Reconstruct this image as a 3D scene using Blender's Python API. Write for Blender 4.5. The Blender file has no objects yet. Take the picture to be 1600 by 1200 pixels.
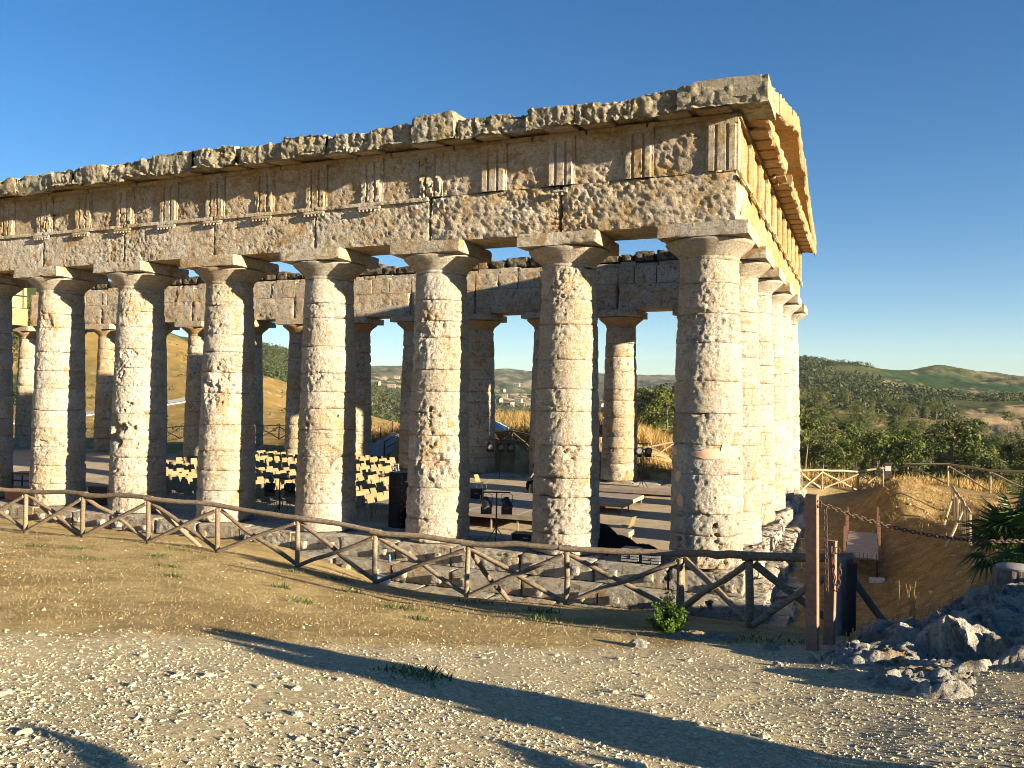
import bpy, math, random
import numpy as np
from mathutils import Vector, Matrix

random.seed(7)
RNG = np.random.default_rng(11)
sc = bpy.context.scene
COL = sc.collection

# ------------------------------------------------------------------ camera
CAM = np.array([4.108, -23.600, 4.632])
YAW, PITCH, ROLL, FPX = -0.40476, 0.01246, 0.01438, 1295.0
_f = np.array([math.sin(YAW)*math.cos(PITCH), math.cos(YAW)*math.cos(PITCH), math.sin(PITCH)])
_r = np.array([math.cos(YAW), -math.sin(YAW), 0.0])
_u = np.cross(_r, _f)
_r, _u = math.cos(ROLL)*_r + math.sin(ROLL)*_u, -math.sin(ROLL)*_r + math.cos(ROLL)*_u
cd = bpy.data.cameras.new('camera')
cam = bpy.data.objects.new('camera', cd)
COL.objects.link(cam)
cam.matrix_world = Matrix(((_r[0], _u[0], -_f[0], CAM[0]), (_r[1], _u[1], -_f[1], CAM[1]),
                           (_r[2], _u[2], -_f[2], CAM[2]), (0, 0, 0, 1)))
cd.sensor_width = 36.0
cd.lens = 36.0 * FPX / 1600.0
cd.clip_start = 0.05
cd.clip_end = 40000
sc.camera = cam

# ------------------------------------------------------------------ sky, sun, exposure
SUN_AZ = math.radians(100.2)      # compass style: from +Y towards +X
SUN_EL = math.radians(11.5)
world = bpy.data.worlds.new('World')
sc.world = world
world.use_nodes = True
wn = world.node_tree.nodes
wl = world.node_tree.links
wn.clear()
sky = wn.new('ShaderNodeTexSky')
sky.sky_type = 'NISHITA'
sky.sun_disc = False
sky.sun_elevation = SUN_EL
sky.sun_rotation = SUN_AZ
sky.altitude = 1200
sky.air_density = 1.0
sky.dust_density = 0.15
sky.ozone_density = 2.0
bg = wn.new('ShaderNodeBackground')
bg.inputs['Strength'].default_value = 0.05
wo = wn.new('ShaderNodeOutputWorld')
hs = wn.new('ShaderNodeHueSaturation')
hs.inputs['Saturation'].default_value = 1.38
wl.new(sky.outputs[0], hs.inputs['Color'])
wb = wn.new('ShaderNodeMix'); wb.data_type = 'RGBA'; wb.blend_type = 'MULTIPLY'
wb.inputs[0].default_value = 1.0; wb.inputs[7].default_value = (0.67, 0.755, 0.87, 1)
wl.new(hs.outputs[0], wb.inputs[6])
wl.new(wb.outputs[2], bg.inputs[0])
wl.new(bg.outputs[0], wo.inputs[0])

sd = bpy.data.lights.new('sun', 'SUN')
sd.energy = 5.0
sd.angle = math.radians(0.53)
sd.color = (1.0, 0.86, 0.62)
sun = bpy.data.objects.new('sun', sd)
COL.objects.link(sun)
sdir = Vector((math.sin(SUN_AZ)*math.cos(SUN_EL), math.cos(SUN_AZ)*math.cos(SUN_EL), math.sin(SUN_EL)))
sun.rotation_euler = (-sdir).to_track_quat('-Z', 'Y').to_euler()
sun.location = (60, -20, 40)

vs = sc.view_settings
vs.view_transform = 'Standard'
vs.look = 'None'
vs.exposure = 2.0
vs.gamma = 1.0
vs.use_curve_mapping = False
sc.cycles.use_denoising = True
sc.cycles.filter_width = 0.95
sc.cycles.max_bounces = 5
sc.cycles.diffuse_bounces = 3
sc.cycles.glossy_bounces = 2
sc.cycles.transparent_max_bounces = 6
sc.cycles.caustics_reflective = False
sc.cycles.caustics_refractive = False

# ------------------------------------------------------------------ noise
def _hash(ix, iy, iz):
    h = (ix.astype(np.int64)*374761393 + iy.astype(np.int64)*668265263 + iz.astype(np.int64)*1274126177) & 0xffffffff
    h = ((h ^ (h >> 13)) * 1103515245) & 0xffffffff
    h = ((h ^ (h >> 16)) * 2654435761) & 0xffffffff
    return ((h >> 8) & 0xffff) / 65535.0

def vnoise(p):
    p = np.asarray(p, float)
    i = np.floor(p).astype(np.int64)
    f = p - i
    f = f*f*(3-2*f)
    x, y, z = i[:, 0], i[:, 1], i[:, 2]
    fx, fy, fz = f[:, 0], f[:, 1], f[:, 2]
    def L(a, b, t): return a + (b-a)*t
    return L(L(L(_hash(x, y, z), _hash(x+1, y, z), fx), L(_hash(x, y+1, z), _hash(x+1, y+1, z), fx), fy),
             L(L(_hash(x, y, z+1), _hash(x+1, y, z+1), fx), L(_hash(x, y+1, z+1), _hash(x+1, y+1, z+1), fx), fy), fz)

def fbm(p, oct=4, gain=0.5):
    p = np.asarray(p, float)
    s = np.zeros(len(p)); a = 1.0; t = 0.0
    for k in range(oct):
        s += a*vnoise(p + 17.3*k); t += a
        p = p*2.03; a *= gain
    return s/t

def sstep(a, b, x):
    t = np.clip((x-a)/(b-a), 0, 1)
    return t*t*(3-2*t)

# ------------------------------------------------------------------ mesh helpers
class MB:
    """collects vertices and faces of ONE mesh"""
    def __init__(self):
        self.V = []; self.F = []; self.n = 0
    def add(self, v, faces):
        v = np.asarray(v, float)
        self.V.append(v)
        for fa in (faces if isinstance(faces, list) else [faces]):
            self.F.append(np.asarray(fa, np.int64) + self.n)
        self.n += len(v)
        return self
    def box(self, c, s, rot=None, taper=1.0):
        hx, hy, hz = s[0]/2, s[1]/2, s[2]/2
        v = np.array([[-hx, -hy, -hz], [hx, -hy, -hz], [hx, hy, -hz], [-hx, hy, -hz],
                      [-hx*taper, -hy*taper, hz], [hx*taper, -hy*taper, hz], [hx*taper, hy*taper, hz], [-hx*taper, hy*taper, hz]])
        if rot is not None: v = v @ np.array(rot).T
        return self.add(v + np.array(c), np.array([[0, 3, 2, 1], [4, 5, 6, 7], [0, 1, 5, 4], [1, 2, 6, 5], [2, 3, 7, 6], [3, 0, 4, 7]]))
    def tube(self, pts, rad, n=8, cap=True, squash=1.0):
        pts = np.asarray(pts, float); m = len(pts)
        rad = np.full(m, rad, float) if np.isscalar(rad) else np.asarray(rad, float)
        tan = np.gradient(pts, axis=0)
        tan /= np.linalg.norm(tan, axis=1)[:, None] + 1e-9
        ref = np.array([0, 0, 1.0]) if abs(tan[0][2]) < 0.9 else np.array([1.0, 0, 0])
        rings = []
        for k in range(m):
            a = np.cross(tan[k], ref); a /= np.linalg.norm(a) + 1e-9
            b = np.cross(tan[k], a)
            th = np.arange(n)*2*math.pi/n
            rings.append(pts[k] + rad[k]*(np.cos(th)[:, None]*a + squash*np.sin(th)[:, None]*b))
        v = np.concatenate(rings)
        i = np.arange(m-1)[:, None]*n; j = np.arange(n)[None, :]; j2 = (j+1) % n
        q = np.stack([i+j, i+j2, i+n+j2, i+n+j], -1).reshape(-1, 4)
        fs = [q]
        if cap:
            fs.append(np.arange(n)[None, :]); fs.append((np.arange(n)[::-1] + (m-1)*n)[None, :])
        return self.add(v, fs)
    def lathe(self, prof, n=24, c=(0, 0, 0), cap=True):
        prof = np.asarray(prof, float); m = len(prof)
        th = np.arange(n)*2*math.pi/n
        v = np.stack([np.outer(prof[:, 0], np.cos(th)), np.outer(prof[:, 0], np.sin(th)), np.repeat(prof[:, 1:2], n, 1)], -1).reshape(-1, 3)
        i = np.arange(m-1)[:, None]*n; j = np.arange(n)[None, :]; j2 = (j+1) % n
        fs = [np.stack([i+j, i+j2, i+n+j2, i+n+j], -1).reshape(-1, 4)]
        if cap: fs += [np.arange(n)[::-1][None, :], (np.arange(n) + (m-1)*n)[None, :]]
        return self.add(v + np.array(c), fs)
    def arrays(self):
        return np.concatenate(self.V), self.F

def make_mesh(name, V, F, smooth=False, sharp=None):
    me = bpy.data.meshes.new(name)
    V = np.asarray(V, np.float32)
    me.vertices.add(len(V)); me.vertices.foreach_set('co', V.ravel())
    F = F if isinstance(F, list) else [F]
    idx = np.concatenate([f.ravel() for f in F]).astype(np.int32)
    tot = np.concatenate([np.full(len(f), f.shape[1], np.int32) for f in F])
    st = np.concatenate([[0], np.cumsum(tot)[:-1]]).astype(np.int32)
    me.loops.add(len(idx)); me.loops.foreach_set('vertex_index', idx)
    me.polygons.add(len(tot)); me.polygons.foreach_set('loop_start', st); me.polygons.foreach_set('loop_total', tot)
    me.polygons.foreach_set('use_smooth', np.full(len(tot), bool(smooth)))
    me.update(calc_edges=True)
    if smooth and sharp: me.set_sharp_from_angle(angle=math.radians(sharp))
    return me

WLOC = {}
def link(name, data, parent=None, wloc=(0, 0, 0), local=None, rotz=0.0):
    """wloc: position in the world (parents are only shifted); local: position in the parent's own frame"""
    o = bpy.data.objects.new(name, data); COL.objects.link(o)
    if parent is not None:
        o.parent = parent
        if local is not None: o.location = local
        else: o.location = Vector(wloc) - Vector(WLOC.get(parent.name, (0, 0, 0)))
    else: o.location = wloc
    o.rotation_euler = (0, 0, rotz)
    WLOC[o.name] = tuple(wloc)
    return o

def build(name, mb, mat, parent=None, smooth=False, sharp=None, origin=None, local=False):
    """one mesh object out of a collector; world coordinates unless local"""
    V, F = mb.arrays() if isinstance(mb, MB) else mb
    if local:
        me = make_mesh(name, V, F, smooth, sharp)
        o = link(name, me, parent, (0, 0, 0), local=(0, 0, 0)) if parent is not None else link(name, me)
    else:
        if origin is None:
            origin = (V.min(0)+V.max(0))/2; origin[2] = V[:, 2].min()
        origin = np.asarray(origin, float)
        me = make_mesh(name, V - origin, F, smooth, sharp)
        o = link(name, me, parent, tuple(origin))
    if mat: me.materials.append(mat)
    return o

def tag(o, label=None, cat=None, group=None, kind=None):
    if label: o['label'] = label
    if cat: o['category'] = cat
    if group: o['group'] = group
    if kind: o['kind'] = kind
    return o

def thing(name, label, cat, loc=(0, 0, 0), rotz=0.0, group=None):
    o = link(name, None, None, loc, rotz=rotz)
    o.empty_display_size = 0.3
    return tag(o, label, cat, group)

def copy_thing(root, loc, rotz=0.0, scale=1.0, label=None):
    r = root.copy(); COL.objects.link(r)
    r.location = loc; r.rotation_euler = (0, 0, rotz)
    r.scale = (scale,)*3 if np.isscalar(scale) else scale
    if label: r['label'] = label
    for ch in list(root.children):
        c = ch.copy(); COL.objects.link(c); c.parent = r
        for g in ch.children:
            d = g.copy(); COL.objects.link(d); d.parent = c
    return r

def rotz3(a):
    return np.array([[math.cos(a), -math.sin(a), 0], [math.sin(a), math.cos(a), 0], [0, 0, 1]])

# ------------------------------------------------------------------ materials
def newmat(name):
    m = bpy.data.materials.new(name); m.use_nodes = True
    nt = m.node_tree; b = nt.nodes['Principled BSDF']
    b.inputs['Specular IOR Level'].default_value = 0.2
    return m, nt, b

class NB:
    """small node builder"""
    def __init__(self, nt): self.nt = nt
    def n(self, t, **kw):
        x = self.nt.nodes.new(t)
        for k, v in kw.items(): setattr(x, k, v)
        return x
    def l(self, a, b): self.nt.links.new(a, b)
    def pos(self, scale=(1, 1, 1), obj=False):
        if obj: src = self.n('ShaderNodeTexCoord').outputs['Object']
        else: src = self.n('ShaderNodeNewGeometry').outputs['Position']
        if scale == (1, 1, 1): return src
        v = self.n('ShaderNodeVectorMath', operation='MULTIPLY'); v.inputs[1].default_value = scale
        self.l(src, v.inputs[0]); return v.outputs[0]
    def noise(self, vec, scale, detail=4, rough=0.55, dist=0.0):
        x = self.n('ShaderNodeTexNoise'); x.inputs['Scale'].default_value = scale
        x.inputs['Detail'].default_value = detail; x.inputs['Roughness'].default_value = rough
        x.inputs['Distortion'].default_value = dist
        self.l(vec, x.inputs['Vector']); return x.outputs['Fac']
    def voro(self, vec, scale, feature='F1', out='Distance', rand=1.0):
        x = self.n('ShaderNodeTexVoronoi', feature=feature); x.inputs['Scale'].default_value = scale
        x.inputs['Randomness'].default_value = rand
        self.l(vec, x.inputs['Vector']); return x.outputs[out]
    def ramp(self, fac, stops):
        x = self.n('ShaderNodeValToRGB'); e = x.color_ramp.elements
        while len(e) < len(stops): e.new(0.5)
        for k, (p, c) in enumerate(stops):
            e[k].position = p
            e[k].color = (c, c, c, 1) if np.isscalar(c) else (*c, 1)
        self.l(fac, x.inputs[0]); return x.outputs[0]
    def mix(self, fac, a, b, mode='MIX'):
        x = self.n('ShaderNodeMix', data_type='RGBA', blend_type=mode)
        for s, v in ((0, fac), (6, a), (7, b)):
            if isinstance(v, (int, float)): x.inputs[s].default_value = v
            elif isinstance(v, tuple): x.inputs[s].default_value = (*v, 1)
            else: self.l(v, x.inputs[s])
        return x.outputs[2]
    def math(self, op, a, b=None):
        x = self.n('ShaderNodeMath', operation=op)
        for s, v in ((0, a), (1, b)):
            if v is None: continue
            if isinstance(v, (int, float)): x.inputs[s].default_value = v
            else: self.l(v, x.inputs[s])
        return x.outputs[0]
    def bump(self, h, strength, dist, normal=None):
        x = self.n('ShaderNodeBump'); x.inputs['Strength'].default_value = strength
        x.inputs['Distance'].default_value = dist
        self.l(h, x.inputs['Height'])
        if normal is not None: self.l(normal, x.inputs['Normal'])
        return x.outputs[0]

def stone_mat(name, pale, honey, grey, greyamt=0.45, honeyamt=0.5, lichen=None, lich_amt=0.5, bump=1.0, strata=1.0, dirt_shade=(0.24, 0.145, 0.065), ochre=(0.50, 0.30, 0.115)):
    m, nt, b = newmat(name); N = NB(nt)
    P = N.pos()
    big = N.noise(P, 0.45, 4, 0.6, 0.6)
    mid = N.noise(P, 1.7, 6, 0.65, 0.3)
    fine = N.noise(P, 9.0, 8, 0.7)
    vfine = N.noise(P, 34.0, 4, 0.7)
    c = N.mix(N.ramp(big, [(0.5-0.22*honeyamt-0.05, 0.0), (0.72-0.1*honeyamt, 1.0)]), pale, honey)
    c = N.mix(N.ramp(mid, [(0.62-0.28*greyamt, 0.0), (0.78-0.16*greyamt, 1.0)]), c, grey)
    oi = N.n('ShaderNodeObjectInfo').outputs['Random']
    c = N.mix(1.0, c, N.ramp(oi, [(0.0, (0.86, 0.84, 0.82)), (0.5, (1.0, 0.97, 0.93)), (1.0, (1.08, 1.05, 1.02))]), 'MULTIPLY')
    if lichen:
        li = N.noise(P, 4.2, 7, 0.7, 0.5)
        c = N.mix(N.ramp(li, [(0.60-0.25*lich_amt, 0.0), (0.68-0.2*lich_amt, 1.0)]), c, lichen)
    st = N.noise(N.pos((1.2, 1.2, 9.0)), 1.6, 5, 0.6, 0.2)
    pits = N.ramp(N.noise(P, 6.5, 6, 0.72, 0.4), [(0.30, 0.0), (0.44, 1.0)])
    holes = N.ramp(N.voro(N.pos((1, 1, 1.6)), 11.0), [(0.08, 0.0), (0.3, 1.0)])
    # mineral stains and rusty bands, plus small shadows painted dark into pits and pores
    c = N.mix(N.math('MULTIPLY', N.math('SUBTRACT', 1.0, pits), 0.62), c, dirt_shade)  # shade put into the colour of the pits, following their bump
    band = N.noise(N.pos((0.9, 0.9, 14.0)), 1.5, 6, 0.7, 0.8)
    c = N.mix(N.math('MULTIPLY', N.ramp(band, [(0.56, 0.0), (0.66, 0.7)]), N.ramp(big, [(0.38, 0.25), (0.62, strata)])), c, dirt_shade)
    och = N.noise(P, 1.05, 7, 0.72, 1.2)
    c = N.mix(N.ramp(och, [(0.565-0.10*honeyamt, 0.0), (0.64-0.1*honeyamt, 0.8)]), c, ochre)
    c = N.mix(N.ramp(vfine, [(0.25, 0.45), (0.5, 0.0)]), c, (0.18, 0.12, 0.06))
    pore = N.math('MULTIPLY', N.ramp(N.voro(N.pos((1, 1, 1.7)), 8.5), [(0.10, 1.0), (0.24, 0.0)]), N.ramp(mid, [(0.42, 0.0), (0.58, 0.75)]))
    c = N.mix(pore, c, dirt_shade)  # pores darkened in colour as painted shade
    c = N.mix(0.8, c, N.mix(1.0, c, N.ramp(fine, [(0.25, (0.55, 0.53, 0.5)), (0.75, (1.35, 1.33, 1.3))]), 'MULTIPLY'))
    N.l(c, b.inputs['Base Color'])
    b.inputs['Roughness'].default_value = 0.95
    b.inputs['Specular IOR Level'].default_value = 0.08
    n1 = N.bump(pits, 0.55*bump, 0.05)
    n1 = N.bump(st, 0.9*bump*strata, 0.10, n1)
    n1 = N.bump(holes, 0.30*bump, 0.03, n1)
    n1 = N.bump(pore, 0.5*bump, -0.05, n1)
    n1 = N.bump(fine, 1.0*bump, 0.13, n1)
    n1 = N.bump(N.noise(P, 20.0, 6, 0.7), 1.0*bump, 0.09, n1)
    n1 = N.bump(vfine, 0.7*bump, 0.02, n1)
    N.l(n1, b.inputs['Normal'])
    return m

M = {}
M['column'] = stone_mat('column_limestone', (0.66, 0.625, 0.56), (0.58, 0.495, 0.37), (0.53, 0.505, 0.465), 0.42, 0.2, ochre=(0.55, 0.38, 0.195))
M['archi'] = stone_mat('architrave_limestone', (0.74, 0.69, 0.61), (0.62, 0.50, 0.32), (0.66, 0.62, 0.56), 0.5, 0.35, (0.46, 0.40, 0.27), 0.2)
M['frieze'] = stone_mat('frieze_limestone', (0.70, 0.63, 0.54), (0.56, 0.41, 0.23), (0.62, 0.57, 0.50), 0.55, 0.5, strata=0.4, ochre=(0.52, 0.33, 0.14))
M['geison'] = stone_mat('cornice_limestone', (0.60, 0.57, 0.47), (0.50, 0.42, 0.27), (0.42, 0.40, 0.33), 0.45, 0.25, (0.28, 0.27, 0.19), 0.35, ochre=(0.46, 0.36, 0.18))
M['worn'] = stone_mat('worn_architrave_limestone', (0.74, 0.68, 0.58), (0.60, 0.46, 0.27), (0.65, 0.60, 0.53), 0.5, 0.45, (0.44, 0.36, 0.22), 0.2, ochre=(0.56, 0.36, 0.16))
M['front'] = stone_mat('facade_limestone', (0.50, 0.42, 0.295), (0.44, 0.30, 0.145), (0.39, 0.32, 0.22), 0.4, 0.7, bump=0.7)
M['step'] = stone_mat('step_limestone', (0.60, 0.575, 0.52), (0.50, 0.43, 0.31), (0.42, 0.405, 0.37), 0.55, 0.2, (0.22, 0.215, 0.175), 0.25)
M['far'] = stone_mat('inner_limestone', (0.60, 0.545, 0.45), (0.54, 0.41, 0.25), (0.47, 0.43, 0.37), 0.5, 0.3, (0.22, 0.20, 0.155), 0.25, bump=0.8)
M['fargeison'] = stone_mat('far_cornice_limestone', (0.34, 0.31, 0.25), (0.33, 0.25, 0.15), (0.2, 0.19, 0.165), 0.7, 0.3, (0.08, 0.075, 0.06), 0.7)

def simple_mat(name, col, rough=0.8, var=0.25, scale=8.0, bump=0.3, bdist=0.01, metal=0.0, stretch=(1, 1, 1), obj=True, spec=0.3, randv=0.0):
    m, nt, b = newmat(name); N = NB(nt)
    P = N.pos(stretch, obj)
    f = N.noise(P, scale, 6, 0.65)
    lo = tuple(x*(1-var) for x in col); hi = tuple(min(1, x*(1+var)) for x in col)
    c = N.ramp(f, [(0.3, lo), (0.7, hi)])
    if randv:
        oi = N.n('ShaderNodeObjectInfo').outputs['Random']
        c = N.mix(1.0, c, N.ramp(oi, [(0, (1-randv,)*3), (1, (1+randv,)*3)]), 'MULTIPLY')
    N.l(c, b.inputs['Base Color'])
    b.inputs['Roughness'].default_value = rough; b.inputs['Metallic'].default_value = metal
    b.inputs['Specular IOR Level'].default_value = spec
    if bump: N.l(N.bump(f, bump, bdist), b.inputs['Normal'])
    return m

M['log'] = simple_mat('fence_log', (0.195, 0.145, 0.095), 0.85, 0.5, 5.0, 0.6, 0.02, stretch=(2.5, 6, 6), obj=False, randv=0.22)
M['logpale'] = simple_mat('pale_fence_log', (0.31, 0.235, 0.145), 0.85, 0.35, 5.0, 0.5, 0.02, stretch=(2.5, 6, 6), obj=False, randv=0.2)
M['logdark'] = simple_mat('dark_fence_log', (0.10, 0.07, 0.05), 0.85, 0.4, 5.0, 0.5, 0.02, obj=False)
M['rust'] = simple_mat('rusted_steel', (0.27, 0.14, 0.09), 0.75, 0.3, 14.0, 0.25, 0.004, spec=0.3)
M['rustdark'] = simple_mat('dark_rusted_chain', (0.075, 0.042, 0.03), 0.7, 0.4, 30.0, 0.3, 0.003)
M['black'] = simple_mat('black_plastic', (0.012, 0.012, 0.013), 0.5, 0.3, 10.0, 0.1, 0.004, spec=0.4)
M['blackcloth'] = simple_mat('black_cloth', (0.010, 0.010, 0.011), 0.95, 0.4, 3.0, 0.4, 0.03, spec=0.05)
M['steel'] = simple_mat('grey_steel', (0.30, 0.30, 0.31), 0.4, 0.2, 10.0, 0.1, 0.002, metal=0.8)
M['chair'] = simple_mat('cream_plastic', (0.20, 0.148, 0.07), 0.5, 0.08, 3.0, 0.0, spec=0.4, randv=0.08)
M['deck'] = simple_mat('stage_board', (0.30, 0.235, 0.185), 0.75, 0.2, 3.0, 0.15, 0.004, obj=False)
M['deckedge'] = simple_mat('stage_edge', (0.27, 0.22, 0.17), 0.8, 0.2, 3.0, 0.15, 0.004, obj=False)
M['white'] = simple_mat('white_canvas', (0.72, 0.73, 0.74), 0.7, 0.06, 2.0, 0.1, 0.02)
M['whitestone'] = simple_mat('white_limestone_block', (0.62, 0.60, 0.55), 0.9, 0.15, 6.0, 0.4, 0.01)
M['blue'] = simple_mat('blue_plastic', (0.06, 0.22, 0.55), 0.4, 0.1)
M['maroon'] = simple_mat('dark_red_cloth', (0.085, 0.018, 0.018), 0.9, 0.3)
M['redwood'] = simple_mat('reddish_wood', (0.30, 0.115, 0.05), 0.6, 0.25, 3.0)
M['glass'] = simple_mat('lamp_lens', (0.14, 0.14, 0.15), 0.15, 0.1, spec=0.6)
M['amber'] = simple_mat('brass_knob', (0.35, 0.25, 0.07), 0.4, 0.1)
M['skin'] = simple_mat('skin', (0.42, 0.24, 0.15), 0.6, 0.1)
M['hair'] = simple_mat('dark_hair', (0.012, 0.010, 0.009), 0.7, 0.3)
M['greyshirt'] = simple_mat('grey_shirt', (0.17, 0.17, 0.18), 0.9, 0.15)
M['bark'] = simple_mat('bark', (0.17, 0.115, 0.075), 0.95, 0.4, 4.0, 0.6, 0.03, stretch=(3, 3, 1))
M['stump'] = simple_mat('stump_bark', (0.17, 0.13, 0.10), 0.95, 0.5, 6.0, 0.8, 0.03, stretch=(4, 4, 0.7))
M['stumptop'] = simple_mat('sawn_wood', (0.27, 0.25, 0.22), 0.9, 0.25, 14.0, 0.5, 0.01)
M['roofblue'] = simple_mat('pale_blue_roof', (0.42, 0.52, 0.60), 0.5, 0.08)
M['terracotta'] = simple_mat('terracotta', (0.42, 0.25, 0.16), 0.8, 0.2)
M['plaster'] = simple_mat('plaster', (0.55, 0.48, 0.38), 0.9, 0.15)

def leaf_mat(name, c1, c2, c3=None, rough=0.6, trans=0.15, randv=0.3):
    m, nt, b = newmat(name); N = NB(nt)
    P = N.pos()
    f = N.noise(P, 1.3, 4, 0.6)
    c = N.ramp(f, [(0.3, c1), (0.65, c2)])
    oi = N.n('ShaderNodeObjectInfo').outputs['Random']
    if c3: c = N.mix(N.ramp(oi, [(0.72, 0.0), (0.95, 0.8)]), c, c3)
    c = N.mix(1.0, c, N.ramp(oi, [(0, (1-randv,)*3), (1, (1+randv, 1+randv*0.8, 1+randv*0.3))]), 'MULTIPLY')
    N.l(c, b.inputs['Base Color'])
    b.inputs['Roughness'].default_value = rough
    t = N.n('ShaderNodeBsdfTranslucent'); N.l(c, t.inputs['Color'])
    ms = N.n('ShaderNodeMixShader'); ms.inputs[0].default_value = trans
    N.l(b.outputs[0], ms.inputs[1]); N.l(t.outputs[0], ms.inputs[2])
    N.l(ms.outputs[0], nt.nodes['Material Output'].inputs['Surface'])
    return m
M['pine'] = leaf_mat('pine_needles', (0.05, 0.075, 0.014), (0.125, 0.152, 0.03), (0.13, 0.12, 0.05))
M['wood'] = leaf_mat('scrub_leaves', (0.045, 0.06, 0.018), (0.095, 0.112, 0.032), (0.15, 0.12, 0.05))
M['shrub'] = leaf_mat('fresh_leaves', (0.06, 0.12, 0.015), (0.13, 0.21, 0.03), None, 0.5, 0.3, 0.1)
M['palm'] = leaf_mat('palm_leaf', (0.045, 0.08, 0.02), (0.09, 0.14, 0.035), None, 0.35, 0.12, 0.15)
M['drygrass'] = leaf_mat('dry_grass', (0.29, 0.19, 0.065), (0.43, 0.29, 0.11), None, 0.7, 0.25, 0.1)
M['straw'] = leaf_mat('trampled_straw', (0.27, 0.19, 0.085), (0.52, 0.39, 0.20), None, 0.8, 0.1, 0.1)
M['greengrass'] = leaf_mat('green_weeds', (0.06, 0.09, 0.02), (0.11, 0.14, 0.04), None, 0.6, 0.2, 0.1)

# ------------------------------------------------------------------ terrain
def base_plane(x, y):
    return np.interp(y, [-60, -30, -23.6, -9.4, -1.9, 8.0], [4.2, 3.55, 3.0, 1.0, -0.75, -0.75])

def pxray(px):
    d = _f + _r*(px-800)/FPX
    return d[:2]/np.linalg.norm(d[:2]), np.linalg.norm(d[:2])
PROF = {
 -1500: [(60, 690), (120, 640), (250, 540), (450, 450), (900, 420), (2000, 450), (6000, 500)],
 -700: [(60, 690), (120, 640), (250, 520), (450, 430), (900, 420), (2000, 450), (6000, 500)],
 0: [(72, 690), (95, 684), (140, 648), (220, 560), (350, 450), (700, 430), (1500, 500), (6000, 560)],
 150: [(74, 688), (100, 676), (150, 636), (230, 555), (330, 500), (450, 490), (900, 520), (2000, 560), (6000, 585)],
 280: [(75, 686), (110, 668), (160, 628), (240, 560), (320, 530), (420, 535), (900, 532), (2500, 560), (6000, 590)],
 411: [(72, 684), (110, 668), (170, 624), (240, 586), (330, 605), (600, 585), (950, 541), (1300, 565), (6000, 595)],
 450: [(70, 684), (110, 670), (170, 636), (240, 599), (330, 618), (600, 598), (950, 550), (1300, 575), (6000, 598)],
 560: [(62, 688), (100, 675), (150, 657), (200, 643), (300, 668), (600, 640), (1000, 606), (1500, 602), (2500, 573), (3500, 592), (6000, 602)],
 620: [(58, 688), (90, 680), (140, 669), (180, 662), (300, 692), (600, 660), (1000, 625), (1500, 598), (2500, 573), (3500, 592), (6000, 604)],
 700: [(55, 690), (75, 672), (100, 666), (160, 685), (600, 655), (1200, 628), (2000, 602), (3000, 578), (4500, 592), (6000, 604)],
 800: [(50, 690), (62, 670), (80, 664), (130, 685), (600, 658), (1200, 634), (2000, 607), (3000, 577), (4500, 594), (6000, 606)],
 940: [(50, 694), (60, 674), (80, 668), (130, 680), (600, 662), (1200, 642), (2000, 618), (3500, 587), (4500, 597), (6000, 610)],
 1025: [(50, 706), (60, 698), (80, 690), (130, 694), (300, 684), (600, 660), (1500, 628), (3500, 584), (4500, 602), (6000, 612)],
 1150: [(47, 745), (60, 735), (90, 740), (150, 735), (250, 700), (400, 652), (700, 606), (1000, 586), (1600, 592), (6000, 615)],
 1250: [(47, 752), (60, 762), (90, 778), (150, 748), (250, 695), (400, 638), (700, 583), (1000, 561), (1500, 592), (6000, 618)],
 1340: [(47, 764), (60, 777), (100, 787), (160, 753), (250, 700), (400, 642), (700, 592), (1000, 569), (1500, 594), (6000, 619)],
 1410: [(46, 760), (60, 780), (100, 792), (170, 753), (280, 695), (450, 647), (750, 603), (1050, 583), (1300, 585), (2000, 602), (6000, 620)],
 1465: [(46, 760), (60, 782), (100, 797), (180, 748), (300, 690), (500, 645), (800, 606), (1000, 589), (1250, 570), (1600, 592), (2500, 603), (6000, 620)],
 1530: [(44, 768), (60, 787), (100, 802), (190, 748), (300, 685), (500, 640), (800, 610), (1100, 591), (1350, 589), (2200, 577), (3000, 602), (6000, 621)],
 1600: [(44, 773), (60, 792), (100, 802), (190, 748), (300, 680), (500, 640), (800, 615), (1200, 593), (1500, 595), (2200, 587), (3000, 607), (6000, 622)],
 1900: [(44, 775), (60, 792), (100, 802), (190, 748), (300, 680), (500, 640), (800, 615), (1200, 590), (2200, 585), (6000, 622)],
 2700: [(44, 775), (60, 792), (100, 802), (190, 748), (300, 680), (500, 640), (800, 615), (1200, 590), (2200, 585), (6000, 622)],
}
ctrl = []
for px, lst in PROF.items():
    dr, k = pxray(px)
    for dep, py in lst:
        rr = dep*k
        yh = 616.1 + 0.01438*(np.clip(px, -400, 2000)-800)
        z = CAM[2] + dep*(yh-py)/FPX
        ctrl.append((CAM[0]+dr[0]*rr, CAM[1]+dr[1]*rr, z))
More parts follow.
